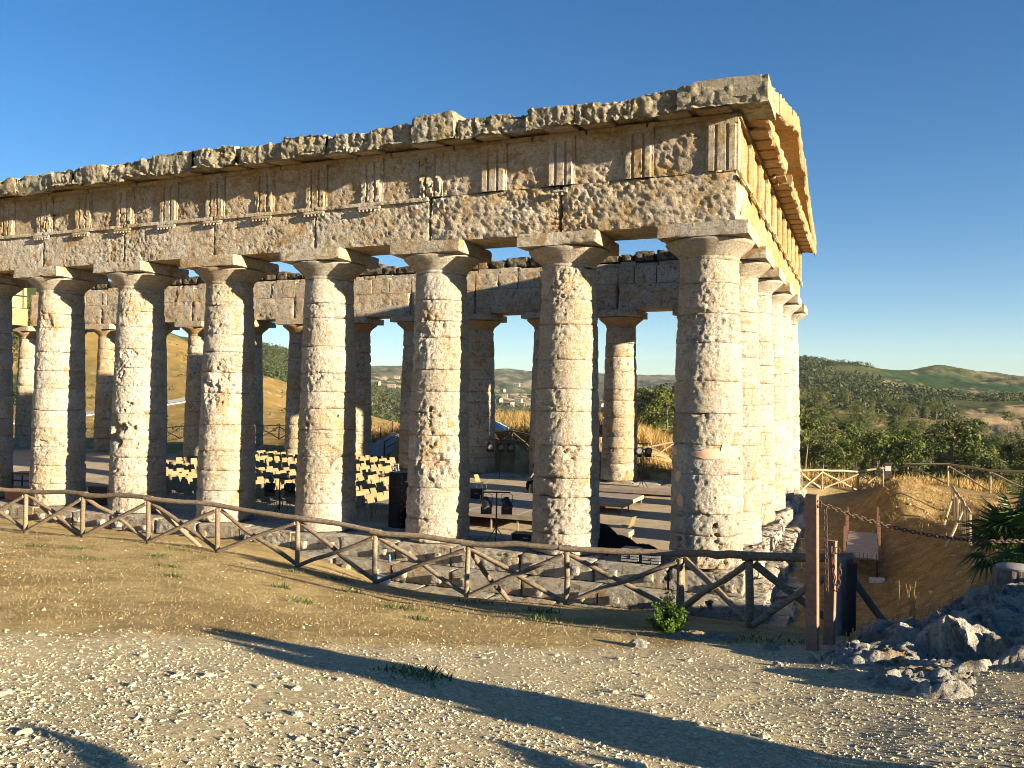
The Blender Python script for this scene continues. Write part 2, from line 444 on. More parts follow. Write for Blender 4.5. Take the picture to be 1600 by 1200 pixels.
near = [(-25, -2, -.5), (-17, -2, -.45), (-13.6, -2, -.45), (-10.6, -2, -.85), (-8, -2.2, -1.35), (-4, -2.2, -1.18), (-1, -2.2, -1.2), (1.7, -2.3, -1.12),
        (-15, -9.5, 1.05), (-7, -9.4, 0.98), (-1, -9.35, .82), (1.2, -9.3, .88), (2.5, -11, 1.25), (3.8, -11.2, 1.40), (3.5, -12.9, 1.58),
        (-30, -9.5, 1.1), (-45, -9.5, 1.2), (-40, -2, -.5), (-55, -2, -.5),
        (4.1, -23.6, 3.0), (4, -17.5, 2.13), (-3, -18, 2.2), (-12, -18, 2.2), (9, -18, 2.3), (10, -24, 3.05), (4, -30, 3.5), (-8, -26, 3.3),
        (6, -13, 1.95), (6, -10.5, 1.95), (7.5, -8.5, 1.95), (9, -12, 2.3), (14, -12, 2.6), (14, -18, 2.8), (14, -5, 2.0),
        (2.8, -5, -.6), (4.2, -4, -.75), (3.3, 0, -1.2), (4.4, 2, -1.25), (4.6, 6, -1.2), (3.0, 6, -1.1), (3.0, 12, -.8), (3.2, 18, -.8), (4.2, 11, -.55),
        (6.0, -2.5, -.05), (5.6, 2, -.65), (6.6, 0, .1), (6.3, 5, .0), (7.2, 4, .4), (6.0, 9, -.1), (6.6, 12, .2), (8.5, 5, .6), (9, 12, .5), (11, 0, .9), (8, -4, .8), (5.2, -2, -.5), (5.0, -6, .2),
        (5.2, 14.5, 1.15), (5.9, 16.5, 1.2), (4.4, 14, .35), (7.2, 18, .55), (3.6, 16, -.3), (3.3, 21, -.6),
        (1.9, 24.5, -.25), (3.7, 26.3, -.45), (4.9, 26.9, -.25), (6.2, 26.3, .02), (8.1, 26, .08), (9.9, 24.6, -.05), (2, 23, -.4),
        (-7.9, 23.6, .5), (-6.8, 26.2, .9), (-18.7, 26.5, .95), (-15.3, 24.7, .9), (-43, 32.4, .55), (-54, 33.2, -.05), (-28, 30, .7), (-26.5, 26.4, .2),
        (-10, 22.9, -.1), (-20, 23, -.1), (-30, 23.2, -.3), (-40, 24, -.4), (-55, 24, -.5), (-58.5, 22, -.6), (-58.5, 10, -.6), (-62, 25, -.4), (-62, 10, -.3), (-62, -8, .9)]
ctrl += near
ctrl = np.array(ctrl)
def polar(x, y):
    dx, dy = x-CAM[0], y-CAM[1]
    r = np.hypot(dx, dy)
    az = np.arctan2(dx, dy) - YAW
    az = (az + math.pi) % (2*math.pi) - math.pi
    return az, np.log(r+2.0), r
_az, _lr, _rr = polar(ctrl[:, 0], ctrl[:, 1])
_K = 2.4
_cu = np.stack([_az*_K, _lr], 1)
_cv = (ctrl[:, 2] - base_plane(ctrl[:, 0], ctrl[:, 1])) / (_rr + 2.0)
_extra = [(a*_K, l) for a in (-2.6, -1.9, 1.9, 2.6, 3.1, -3.1) for l in (1.5, 3, 5, 7, 8.7)] + [(a*_K, 0.8) for a in np.linspace(-3, 3, 9)]
_cu = np.concatenate([_cu, np.array(_extra)]); _cv = np.concatenate([_cv, np.zeros(len(_extra))])
def _phi(d): return d**1.5
_D = np.linalg.norm(_cu[:, None]-_cu[None], axis=2)
_n = len(_cu)
_A = np.zeros((_n+3, _n+3)); _A[:_n, :_n] = _phi(_D) + 1e-5*np.eye(_n)
_A[:_n, _n] = 1; _A[:_n, _n+1:] = _cu; _A[_n, :_n] = 1; _A[_n+1:, :_n] = _cu.T
_W = np.linalg.solve(_A, np.concatenate([_cv, np.zeros(3)]))
def ground_z(x, y):
    x = np.atleast_1d(np.asarray(x, float)); y = np.atleast_1d(np.asarray(y, float))
    az, lr, r = polar(x, y)
    out = np.zeros(len(x))
    for s in range(0, len(x), 40000):
        q = np.stack([az[s:s+40000]*_K, lr[s:s+40000]], 1)
        d = np.sqrt(((q[:, None, :]-_cu[None])**2).sum(2))
        out[s:s+40000] = _phi(d) @ _W[:_n] + _W[_n] + q @ _W[_n+1:]
    z = base_plane(x, y) + out*(r+2.0)
    p = np.stack([x, y, np.zeros_like(x)], 1)
    z += sstep(3, 30, r)*0.10*(fbm(p*0.25, 4)-0.5) + 0.05*(fbm(p*1.3, 3)-0.5)
    bank = sstep(2.9, 4.6, x)*sstep(-10.5, -8.0, y)*sstep(24, 18, y)
    z += bank*(0.42*(fbm(p*0.75+4, 4, 0.55)-0.5) + 0.16*(fbm(p*2.6+9, 3)-0.5))
    lr2 = np.maximum(r, 1.0)
    q = np.stack([az*9, np.log(lr2)*4, 0*az], 1)
    z += sstep(90, 400, r)*r*0.014*(fbm(q*2.2, 5, 0.55)-0.5)
    inside = (x > -57.2) & (x < 1.05) & (y > -1.05) & (y < 22.2)
    return np.where(inside, -1.35, z)
def gz(x, y): return float(ground_z([x], [y])[0])

def build_terrain():
    dense = np.radians(np.arange(-44, 44.01, 0.125))
    coarse = np.radians(np.concatenate([np.arange(46, 180, 4), np.arange(180, 315, 4)]))
    az = np.concatenate([dense, coarse])
    rs = [0.6]
    while rs[-1] < 9000: rs.append(rs[-1]*1.0135 + 0.004)
    rs = np.array(rs)
    A, R = np.meshgrid(az, rs)
    x = CAM[0] + R*np.sin(A+YAW); y = CAM[1] + R*np.cos(A+YAW)
    z = ground_z(x.ravel(), y.ravel())
    V = np.stack([x.ravel(), y.ravel(), z], 1)
    nA, nR = len(az), len(rs)
    i = np.arange(nR-1)[:, None]*nA; j = np.arange(nA)[None, :]; j2 = (j+1) % nA
    q = np.stack([i+j, i+j2, i+nA+j2, i+nA+j], -1).reshape(-1, 4)
    V = np.concatenate([V, [[CAM[0], CAM[1], gz(CAM[0], CAM[1]+0.3)]]])
    c = len(V)-1
    tri = np.stack([np.full(nA, c), (np.arange(nA)+1) % nA, np.arange(nA)], 1)
    return V, [q[:, ::-1], tri], (A.ravel(), R.ravel())

def land_colour(x, y, z, A, R):
    """what grows where, far from the temple (base colour of the land itself)"""
    dep = np.maximum(R*np.cos(A), 0.1)
    px = 800 + FPX*np.tan(np.clip(A, -1.35, 1.35))
    px = np.where(np.abs(A) > 1.4, np.sign(A)*6000, px)
    py = 616.1 + 0.01438*(px-800) - FPX*(z-CAM[2])/dep
    gold = np.array([0.34, 0.225, 0.075]); scrub = np.array([0.065, 0.075, 0.03]); dirt_shade = np.array([0.30, 0.21, 0.12])
    vine = np.array([0.035, 0.062, 0.022]); under = np.array([0.17, 0.135, 0.055]); farm = np.array([0.17, 0.15, 0.075])
    q = np.stack([A*40, np.log(np.maximum(R, 1))*14, 0*A], 1)
    n = fbm(q + 1.5*fbm(q*0.7+3, 3)[:, None], 5); n2 = fbm(q*3.1+9, 4)
    R = R*(1+0.5*(n2-0.5)+0.25*(n-0.5)); px = np.where(np.abs(px) < 5000, px+130*(n-0.5)+70*(n2-0.5), px)
    c = np.tile(gold, (len(x), 1))
    def put(mask, col):
        nonlocal c
        m = np.clip(mask, 0, 1)[:, None]; c = c*(1-m) + np.array(col)*m
    left = px < 690
    put(left*(R < 420)*sstep(0.56, 0.66, n)*0.55, (0.22, 0.17, 0.06))
    put(left*(R < 420)*sstep(0.66, 0.72, n2)*0.7, (0.45, 0.36, 0.22))
    put((px < 120)*sstep(150, 190, R)*sstep(0.42, 0.5, n), scrub)
    put(left*sstep(290, 420, R), scrub)
    put((px > 540)*(px < 690)*sstep(220, 300, R), scrub)
    mid = (px >= 690) & (px < 1120)
    put(mid*sstep(84, 110, R), scrub)
    put((px > 500)*(px < 1120)*sstep(450, 700, R)*sstep(0.47, 0.55, n), farm)
    put((px > 500)*(px < 1120)*sstep(450, 700, R)*sstep(0.60, 0.64, n2), (0.40, 0.30, 0.19))
    put((px > 500)*(px < 1120)*sstep(1900, 2300, R)*0.65, (0.10, 0.10, 0.055))
    right = px >= 1120
    put(right*sstep(52, 62, R), under)
    put(right*sstep(0.50, 0.60, n)*sstep(55, 70, R)*0.8, (0.075, 0.085, 0.03))
    put(right*sstep(0.63, 0.70, n2)*sstep(90, 150, R)*(R < 420)*0.7, dirt_shade)
    put(right*sstep(480, 640, R)*0.9, scrub)
    put(right*(px > 1395)*sstep(820, 860, R)*(R < 1190)*(py < 612), vine)
    put(right*(px > 1500)*sstep(330, 370, R)*(R < 560), (0.38, 0.27, 0.14))
    put(right*sstep(700, 760, R)*(R < 835)*(px > 1380)*0.8, (0.30, 0.215, 0.12))
    put(right*sstep(1200, 1240, R)*sstep(0.5, 0.58, n)*0.7, (0.22, 0.17, 0.08))
    c *= (0.8 + 0.4*n2)[:, None]
    return np.clip(c, 0, 1)

def terrain_mat():
    m, nt, b = newmat('earth_and_dry_grass'); N = NB(nt)
    P = N.pos()
    sep = N.n('ShaderNodeSeparateXYZ'); N.l(P, sep.inputs[0])
    dist = N.n('ShaderNodeVectorMath', operation='DISTANCE'); N.l(P, dist.inputs[0]); dist.inputs[1].default_value = tuple(CAM)
    at = N.n('ShaderNodeAttribute', attribute_name='land').outputs['Color']
    big = N.noise(P, 0.55, 7, 0.7, 0.4); mid = N.noise(P, 2.2, 8, 0.7); fine = N.noise(P, 14.0, 8, 0.75); vf = N.noise(P, 55.0, 5, 0.75)
    # dry trampled turf
    turf = N.ramp(mid, [(0.28, (0.29, 0.205, 0.085)), (0.5, (0.48, 0.355, 0.165)), (0.72, (0.58, 0.45, 0.235))])
    turf = N.mix(N.ramp(big, [(0.46, 0.0), (0.58, 0.8)]), turf, (0.27, 0.19, 0.085))
    turf = N.mix(N.ramp(N.noise(P, 1.1, 8, 0.75, 0.8), [(0.56, 0.0), (0.66, 0.55)]), turf, (0.62, 0.49, 0.27))
    turf = N.mix(N.ramp(fine, [(0.35, 0.6), (0.5, 0.0)]), turf, (0.25, 0.175, 0.085))
    turf = N.mix(N.ramp(vf, [(0.60, 0.0), (0.68, 0.6)]), turf, (0.52, 0.44, 0.29))
    # gravelled track
    vo = N.voro(P, 26.0, out='Color')
    hsv = N.n('ShaderNodeSeparateColor'); N.l(vo, hsv.inputs[0])
    gr = N.ramp(hsv.outputs[0], [(0.0, (0.40, 0.31, 0.175)), (0.5, (0.56, 0.455, 0.28)), (1.0, (0.69, 0.59, 0.40))])
    gr = N.mix(N.ramp(mid, [(0.40, 0.0), (0.7, 0.65)]), gr, (0.55, 0.445, 0.27))
    gr = N.mix(N.ramp(vf, [(0.3, 0.5), (0.5, 0.0)]), gr, (0.20, 0.155, 0.10))
    edge = N.math('SUBTRACT', N.math('ADD', N.math('MULTIPLY', sep.outputs[0], 0.80), -15.0), sep.outputs[1])
    edge = N.math('ADD', edge, N.math('MULTIPLY', N.math('SUBTRACT', mid, 0.5), 2.2))
    gm = N.ramp(N.math('ADD', N.math('MULTIPLY', edge, 1.2), 0.5), [(0.2, 0.0), (0.8, 1.0)])
    # the raw earth beside the facade
    ex = N.ramp(N.math('ADD', N.math('MULTIPLY', sep.outputs[0], 0.2), N.math('MULTIPLY', mid, 0.4)), [(0.62, 0.0), (0.9, 1.0)])
    ey = N.ramp(N.math('MULTIPLY', N.math('ADD', sep.outputs[1], 10.5), 0.25), [(0.0, 0.0), (1.0, 1.0)])
    earth = N.ramp(N.noise(P, 2.1, 9, 0.75, 0.6), [(0.3, (0.19, 0.125, 0.05)), (0.52, (0.38, 0.26, 0.115)), (0.7, (0.52, 0.39, 0.20))])
    c = N.mix(N.math('MULTIPLY', ex, ey), turf, earth)
    c = N.mix(gm, c, gr)
    fn = N.noise(P, 0.11, 6, 0.7)
    farc = N.mix(1.0, at, N.ramp(fn, [(0.3, (0.75, 0.75, 0.75)), (0.7, (1.22, 1.22, 1.2))]), 'MULTIPLY')
    farc = N.mix(1.0, farc, N.ramp(mid, [(0.3, (0.8, 0.8, 0.8)), (0.7, (1.15, 1.15, 1.1))]), 'MULTIPLY')
    fm = N.ramp(N.math('MULTIPLY', dist.outputs['Value'], 0.01), [(0.50, 0.0), (0.62, 1.0)])
    c = N.mix(fm, c, farc)
    N.l(c, b.inputs['Base Color'])
    b.inputs['Roughness'].default_value = 1.0; b.inputs['Specular IOR Level'].default_value = 0.03
    vd = N.ramp(N.voro(P, 26.0), [(0.0, 1.0), (0.6, 0.0)])
    nb = N.bump(mid, 0.35, 0.12)
    nb = N.bump(N.math('MULTIPLY', N.noise(P, 3.0, 8, 0.72, 0.5), N.math('MULTIPLY', ex, ey)), 0.9, 0.35, nb)
    nb = N.bump(fine, 0.8, 0.09, nb)
    nb = N.bump(vd, 0.5, 0.02, nb)
    nb = N.bump(vf, 0.5, 0.012, nb)
    N.l(nb, b.inputs['Normal'])
    return m
M['terrain'] = terrain_mat()
TV, TF, (TA, TR) = build_terrain()
tme = make_mesh('ground', TV, TF, smooth=True)
lc = land_colour(TV[:-1, 0], TV[:-1, 1], TV[:-1, 2], TA, TR)
att = tme.color_attributes.new('land', 'FLOAT_COLOR', 'POINT')
cc = np.ones((len(TV), 4), np.float32); cc[:-1, :3] = lc
att.data.foreach_set('color', cc.ravel())
tme.materials.append(M['terrain'])
ground = link('ground', tme)
tag(ground, 'dry sloping ground with gravel track, brown turf and hills beyond', kind='structure')

# floor of bare earth between the colonnades
m, nt, b = newmat('trodden_earth'); N = NB(nt); P = N.pos()
f1 = N.noise(P, 0.8, 6, 0.65); f2 = N.noise(P, 18.0, 6, 0.7)
N.l(N.mix(0.35, N.ramp(f1, [(0.3, (0.36, 0.28, 0.18)), (0.7, (0.50, 0.41, 0.28))]), N.ramp(f2, [(0.3, (0.26, 0.19, 0.12)), (0.7, (0.56, 0.47, 0.34))])), b.inputs['Base Color'])
b.inputs['Roughness'].default_value = 1.0; b.inputs['Specular IOR Level'].default_value = 0.03
N.l(N.bump(f2, 0.5, 0.03, N.bump(f1, 0.4, 0.15)), b.inputs['Normal'])
M['floor'] = m
gx, gy = np.meshgrid(np.linspace(-56.4, 0.4, 190), np.linspace(0.2, 21.0, 72))
fz = -0.12 + 0.10*(fbm(np.stack([gx.ravel(), gy.ravel(), 0*gx.ravel()], 1)*0.5, 4)-0.5)
fV = np.stack([gx.ravel(), gy.ravel(), fz], 1)
ii = np.arange(71)[:, None]*190; jj = np.arange(189)[None, :]
fl = build('temple_floor', (fV, np.stack([ii+jj, ii+jj+1, ii+191+jj, ii+190+jj], -1).reshape(-1, 4)), M['floor'], smooth=True)
tag(fl, 'bare pale earth floor between the two rows of columns', kind='structure')
# ------------------------------------------------------------------ the temple
S_AX, S_END, W_T = 4.34, 4.18, 21.2
COLX = [0.0] + [-(S_END + k*S_AX) for k in range(12)]
COLX.append(COLX[-1] - S_END)                          # fourteen columns along the flank
FRY = [0.0, S_END] + [S_END + (W_T-2*S_END)/3*k for k in (1, 2)] + [W_T-S_END, W_T]
XB = COLX[-1]
H_SH, H_EC, H_CO = 8.40, 8.94, 9.36
R0, R1 = 1.03, 0.815

def rad(z):
    t = z/H_SH
    return R0 + (R1-R0)*t + 0.022*math.sin(math.pi*t)

temple = thing('temple', 'ruined unfluted Doric temple of pale weathered limestone without a roof', 'temple', (-28.0, 10.6, -1.2))

GOUGE = []   # (centre, radius, depth): chunks broken out of the stone
def stone_disp(p, ero=1.0):
    """relief of the eroded stone, metres (positive = outwards)"""
    low = fbm(p*0.9+3.1, 3)-0.5
    midn = fbm(p*3.2+7.7, 4, 0.6)-0.5
    st = fbm(p*np.array([1.6, 1.6, 10.0])+1.7, 3, 0.6)-0.5
    fine = fbm(p*9.0+5.5, 3, 0.65)-0.5
    pit = np.clip(fbm(p*np.array([8.5, 8.5, 11.0])+12.0, 3, 0.6)-0.60, 0, 1)
    where = sstep(0.38, 0.66, fbm(p*0.55+31.0, 3))
    vfine = vnoise(p*23.0+2.2)-0.5
    d = ero*(0.045*low + (0.028+0.03*where)*midn + 0.05*st + (0.045+0.05*where)*fine + (0.02+0.03*where)*vfine - (0.16+0.30*where)*pit - 0.022*where)
    for c, r, dep in GOUGE:
        q = np.linalg.norm((p-np.array(c))*np.array([1, 1, 1.25]), axis=1)*(1.0+2.2*midn+1.2*fine) + 0.3*r*low
        d -= dep*sstep(1.0, 0.35, q/r)
    return d

def drum_mesh(cx, cy, z0, z1, rb, rt, nseg, nz, ero, seed, world=True):
    zs = np.concatenate([[z0+0.002], np.linspace(z0+0.018, z1-0.018, nz), [z1-0.002]])
    th = np.arange(nseg)*2*math.pi/nseg
    rr = rb + (rt-rb)*(zs-z0)/(z1-z0)
    ch = np.zeros(len(zs)); ch[0] = ch[-1] = -0.014
    X = np.cos(th)[None, :]*rr[:, None]; Y = np.sin(th)[None, :]*rr[:, None]; Z = np.repeat(zs[:, None], nseg, 1)
    P = np.stack([X+cx, Y+cy, Z], -1).reshape(-1, 3)
    off = np.array([seed*3.7, seed*1.3, 0.0])
    saved = list(GOUGE)
    d = stone_disp(P, ero) if world else stone_disp(P+off, ero)
    e = np.exp(-np.minimum(Z.ravel()-z0, z1-Z.ravel())/0.05)
    chip = np.clip(fbm(P*np.array([2.6, 2.6, 1.0])+off+44, 3)-0.50, 0, 1)
    d = d - e*(0.003 + 0.50*chip*ero) + np.repeat(ch, nseg)
    k = 1 + d/np.repeat(rr, nseg)
    V = P.copy(); V[:, 0] = cx + (P[:, 0]-cx)*k; V[:, 1] = cy + (P[:, 1]-cy)*k
    m = len(zs)
    i = np.arange(m-1)[:, None]*nseg; j = np.arange(nseg)[None, :]; j2 = (j+1) % nseg
    q = np.stack([i+j, i+j2, i+nseg+j2, i+nseg+j], -1).reshape(-1, 4)
    # caps: a ring inwards at both ends
    bot = V[:nseg].copy(); top = V[-nseg:].copy()
    for a in (bot, top):
        a[:, 0] = cx + (a[:, 0]-cx)*0.75; a[:, 1] = cy + (a[:, 1]-cy)*0.75
    nV = len(V); V = np.concatenate([V, bot, top])
    jj = np.arange(nseg); jk = (jj+1) % nseg
    q2 = np.stack([nV+jj, nV+jk, jk, jj], 1)
    t0 = (m-1)*nseg
    q3 = np.stack([t0+jj, t0+jk, nV+nseg+jk, nV+nseg+jj], 1)
    return V, [q, q2, q3]

def capital_meshes(cx, cy, nseg, ero, cell):
    prof = [(R1-0.01, H_SH), (R1+0.015, H_SH+0.04), (R1+0.02, H_SH+0.09), (R1-0.005, H_SH+0.10), (R1+0.03, H_SH+0.13), (R1+0.09, H_SH+0.20), (R1+0.19, H_SH+0.29), (R1+0.30, H_SH+0.38),
            (R1+0.385, H_SH+0.455), (R1+0.42, H_SH+0.51), (R1+0.40, H_EC-0.004), (R1*0.6, H_EC-0.002)]
    mb = MB(); mb.lathe(prof, nseg, (cx, cy, 0), cap=False)
    V, F = mb.arrays()
    d = 0.5*stone_disp(V, ero); rr = np.hypot(V[:, 0]-cx, V[:, 1]-cy)
    k = 1 + d/rr
    V[:, 0] = cx+(V[:, 0]-cx)*k; V[:, 1] = cy+(V[:, 1]-cy)*k
    ab = block((cx, cy, (H_EC+H_CO)/2-0.001), (2.46, 2.46, H_CO-H_EC-0.006), cell, 0.35*ero, 0.022)
    return (V, F), ab

def block(c, s, cell, ero=1.0, chip=0.06, keep=()):
    """weathered ashlar block; faces named in keep ('x-','x+',...) stay flat so that neighbours butt"""
    c = np.array(c, float); s = np.array(s, float)
    n = np.maximum(1, np.round(s/cell)).astype(int)
    ax = [np.linspace(-s[k]/2, s[k]/2, n[k]+1) for k in range(3)]
    Vs, Fs, base = [], [], 0
    for k in range(3):
        a, b = (k+1) % 3, (k+2) % 3
        A, B = np.meshgrid(ax[a], ax[b], indexing='ij')
        na, nb_ = len(ax[a]), len(ax[b])
        i = np.arange(na-1)[:, None]*nb_; j = np.arange(nb_-1)[None, :]
        q = np.stack([i+j, i+nb_+j, i+nb_+j+1, i+j+1], -1).reshape(-1, 4)
        for sg in (-1, 1):
            P = np.zeros((na*nb_, 3)); P[:, a] = A.ravel(); P[:, b] = B.ravel(); P[:, k] = sg*s[k]/2
            Vs.append(P); Fs.append((q if sg > 0 else q[:, ::-1]) + base); base += len(P)
    V = np.concatenate(Vs); F = np.concatenate(Fs)
    key = np.round(V*2000).astype(np.int64)
    _, first, inv = np.unique(key, axis=0, return_index=True, return_inverse=True)
    V = V[first]; F = inv.ravel()[F]
    Pw = V + c
    d = stone_disp(Pw, ero) - 0.012
    d = np.minimum(d, 0.02)
    on = np.abs(np.abs(V) - s/2) < 1e-6
    ne = on.sum(1)
    edist = np.sort(s/2-np.abs(V), axis=1)[:, 1]
    cn = np.clip(fbm(Pw*2.4+61, 3)-0.42, 0, 1)*2.2
    d = d - chip*np.exp(-edist/0.07)*(0.25+cn)
    out = Pw.copy()
    names = ['x', 'y', 'z']
    for k in range(3):
        for sg, ch in ((-1, '-'), (1, '+')):
            if names[k]+ch in keep: continue
            mk = on[:, k] & (np.sign(V[:, k]) == sg)
            lim = -0.32*s[k]
            out[mk, k] += sg*np.maximum(d[mk], lim)
    return out, [F]

def stone(name, data, mat, parent, sharp=55):
    return build(name, data, mat, parent, smooth=True, sharp=sharp)

# gouges seen in the photograph
def g_at(i, phi, z, r, dep):
    """on near-flank column i, at bearing phi (degrees from the flank's outside, + towards the facade)"""
    a = math.radians(phi); R = rad(z)
    GOUGE.append(((COLX[i]+R*math.sin(a), -R*math.cos(a), z), r, dep))
g_at(5, -8, 3.15, 0.45, 0.32); g_at(5, -14, 2.75, 0.35, 0.2); g_at(6, 15, 7.2, 0.35, 0.10); g_at(6, 22, 2.35, 0.5, 0.08); g_at(4, 22, 5.1, 0.5, 0.09); g_at(4, 10, 4.6, 0.5, 0.08)
g_at(3, 40, 2.6, 0.35, 0.09); g_at(2, 20, 2.45, 0.6, 0.09); g_at(2, 38, 2.3, 0.4, 0.08); g_at(1, 28, 2.9, 0.16, 0.10)
g_at(2, 24, 6.3, 0.8, 0.06); g_at(0, 20, 0.2, 0.5, 0.07); g_at(0, -25, 0.15, 0.45, 0.07); g_at(0, 55, 0.2, 0.5, 0.08)

M['core'] = simple_mat('joint_mortar', (0.22, 0.165, 0.105), 1.0, 0.3, 9.0, 0.4, 0.02, obj=False)

def core_mesh(cx, cy, seg=20):
    mb = MB(); mb.lathe([(rad(z)-0.17, z) for z in np.linspace(0.05, H_SH, 6)], seg, (cx, cy, 0))
    return mb.arrays()

rd = random.Random(3)
def drum_heights(r):
    n = r.choice([10, 10, 11, 11, 12])
    h = [r.uniform(0.6, 1.25) for _ in range(n)]
    t = sum(h); z = [0.0]
    for a in h: z.append(z[-1]+a/t*H_SH)
    return z

def near_column(cx, cy, nseg, cell, ero, mat, name='column'):
    col = build(name, core_mesh(cx, cy), M['core'], temple, smooth=True, sharp=60, origin=(cx, cy, 0))
    zz = drum_heights(rd)
    for k in range(len(zz)-1):
        e = ero*rd.uniform(0.55, 1.35)
        nz = max(3, int((zz[k+1]-zz[k])/cell))
        V, F = drum_mesh(cx, cy, zz[k], zz[k+1], rad(zz[k]), rad(zz[k+1]), nseg, nz, e, k)
        stone('drum', (V, F), mat, col, 70)
    ec, ab = capital_meshes(cx, cy, max(32, nseg//2), ero, cell*1.6)
    stone('echinus', ec, mat, col, 60)
    stone('abacus', ab, M['archi'] if mat is M['column'] else mat, col, 50)
    return col

for i in range(9):
    fine = i < 7
    cc_ = near_column(COLX[i], 0.0, 132 if fine else 56, 0.05 if fine else 0.13, [1.0, 1.1, 1.05, 0.85, 0.9, 0.95, 0.9, 0.9, 0.9][i], M['column'])
    if i == 0: corner_col = cc_
# smooth restoration mortar let into the corner column
M['mortar'] = simple_mat('peach_mortar', (0.56, 0.37, 0.245), 0.95, 0.12, 6.0, 0.3, 0.01, obj=False)
def mortar_patch(col, cx, cy, phi, z, dphi, dz, seed):
    V, n, m_ = [], 14, 8
    R_ = rad(z)+0.004
    tri = []
    cen = (math.radians(phi), z)
    ring = []
    for k in range(26):
        a = k*2*math.pi/26
        q = 1+0.5*(float(vnoise(np.array([[math.cos(a)*1.7+seed*3, math.sin(a)*1.7, seed]]))[0])-0.5)
        ring.append((cen[0]+dphi*math.copysign(abs(math.cos(a))**0.6, math.cos(a))*q, z+dz*math.copysign(abs(math.sin(a))**0.6, math.sin(a))*q))
    mb = MB(); rows = []
    for s_, rr_ in ((1.0, -0.03), (0.97, 0.012), (0.66, 0.016), (0.33, 0.018), (0.02, 0.018)):
        rows.append([((R_+rr_)*math.sin(cen[0]+(a-cen[0])*s_)+cx, -(R_+rr_)*math.cos(cen[0]+(a-cen[0])*s_)+cy, z+(zz-z)*s_) for a, zz in ring])
    v = np.array(rows).reshape(-1, 3); i = np.arange(4)[:, None]*26; j = np.arange(26)[None, :]; j2 = (j+1) % 26
    mb.add(v, [np.stack([i+j, i+j2, i+26+j2, i+26+j], -1).reshape(-1, 4), (np.arange(26)+4*26)[None, :]])
    build('mortar_patch', mb, M['mortar'], col, smooth=True, sharp=60)
for args in ((14, 3.08, 0.46, 0.13, 1), (42, 3.22, 0.16, 0.16, 2), (-55, 3.12, 0.16, 0.10, 3), (-36, 1.78, 0.13, 0.17, 4), (-42, 2.45, 0.12, 0.14, 5), (38, 1.92, 0.3, 0.06, 6)):
    mortar_patch(corner_col, 0.0, 0.0, *args)
for i in (1, 2, 3, 4, 5):
    near_column(0.0, FRY[i], 84, 0.085, 0.9, M['column'])

# far colonnade and rear facade: columns share the meshes of three patterns
pool = []
for pz in range(3):
    r_ = random.Random(50+pz); zz = drum_heights(r_)
    items = [('drum', drum_mesh(0, 0, zz[k], zz[k+1], rad(zz[k]), rad(zz[k+1]), 44, 5, r_.uniform(0.7, 1.4), pz*13+k, False)) for k in range(len(zz)-1)]
    sv = GOUGE[:]; GOUGE.clear()
    ec, ab = capital_meshes(0.0, 0.0, 36, 0.8, 0.25)
    GOUGE.extend(sv)
    items += [('echinus', ec), ('abacus', ab)]
    pool.append([(n_, make_mesh(n_, V, F, True, 60)) for n_, (V, F) in items])
    for n_, me in pool[-1]: me.materials.append(M['far'] if n_ != 'echinus' else M['front'])
core_me = make_mesh('column', *core_mesh(0, 0), smooth=True, sharp=60); core_me.materials.append(M['core'])
spots = [(COLX[i], W_T) for i in range(1, 14)] + [(XB, FRY[4]), (XB, FRY[3]), (XB, FRY[2])]
for k, (cx, cy) in enumerate(spots):
    col = link('column', core_me, temple, (cx, cy, 0))
    for n_, me in pool[k % 3]:
        o = link(n_, me, col, local=(0, 0, 0))
        if n_ != 'abacus': o.rotation_euler = (0, 0, (k*1.37) % 6.28)
        else: o.rotation_euler = (0, 0, math.pi/2*(k % 4))

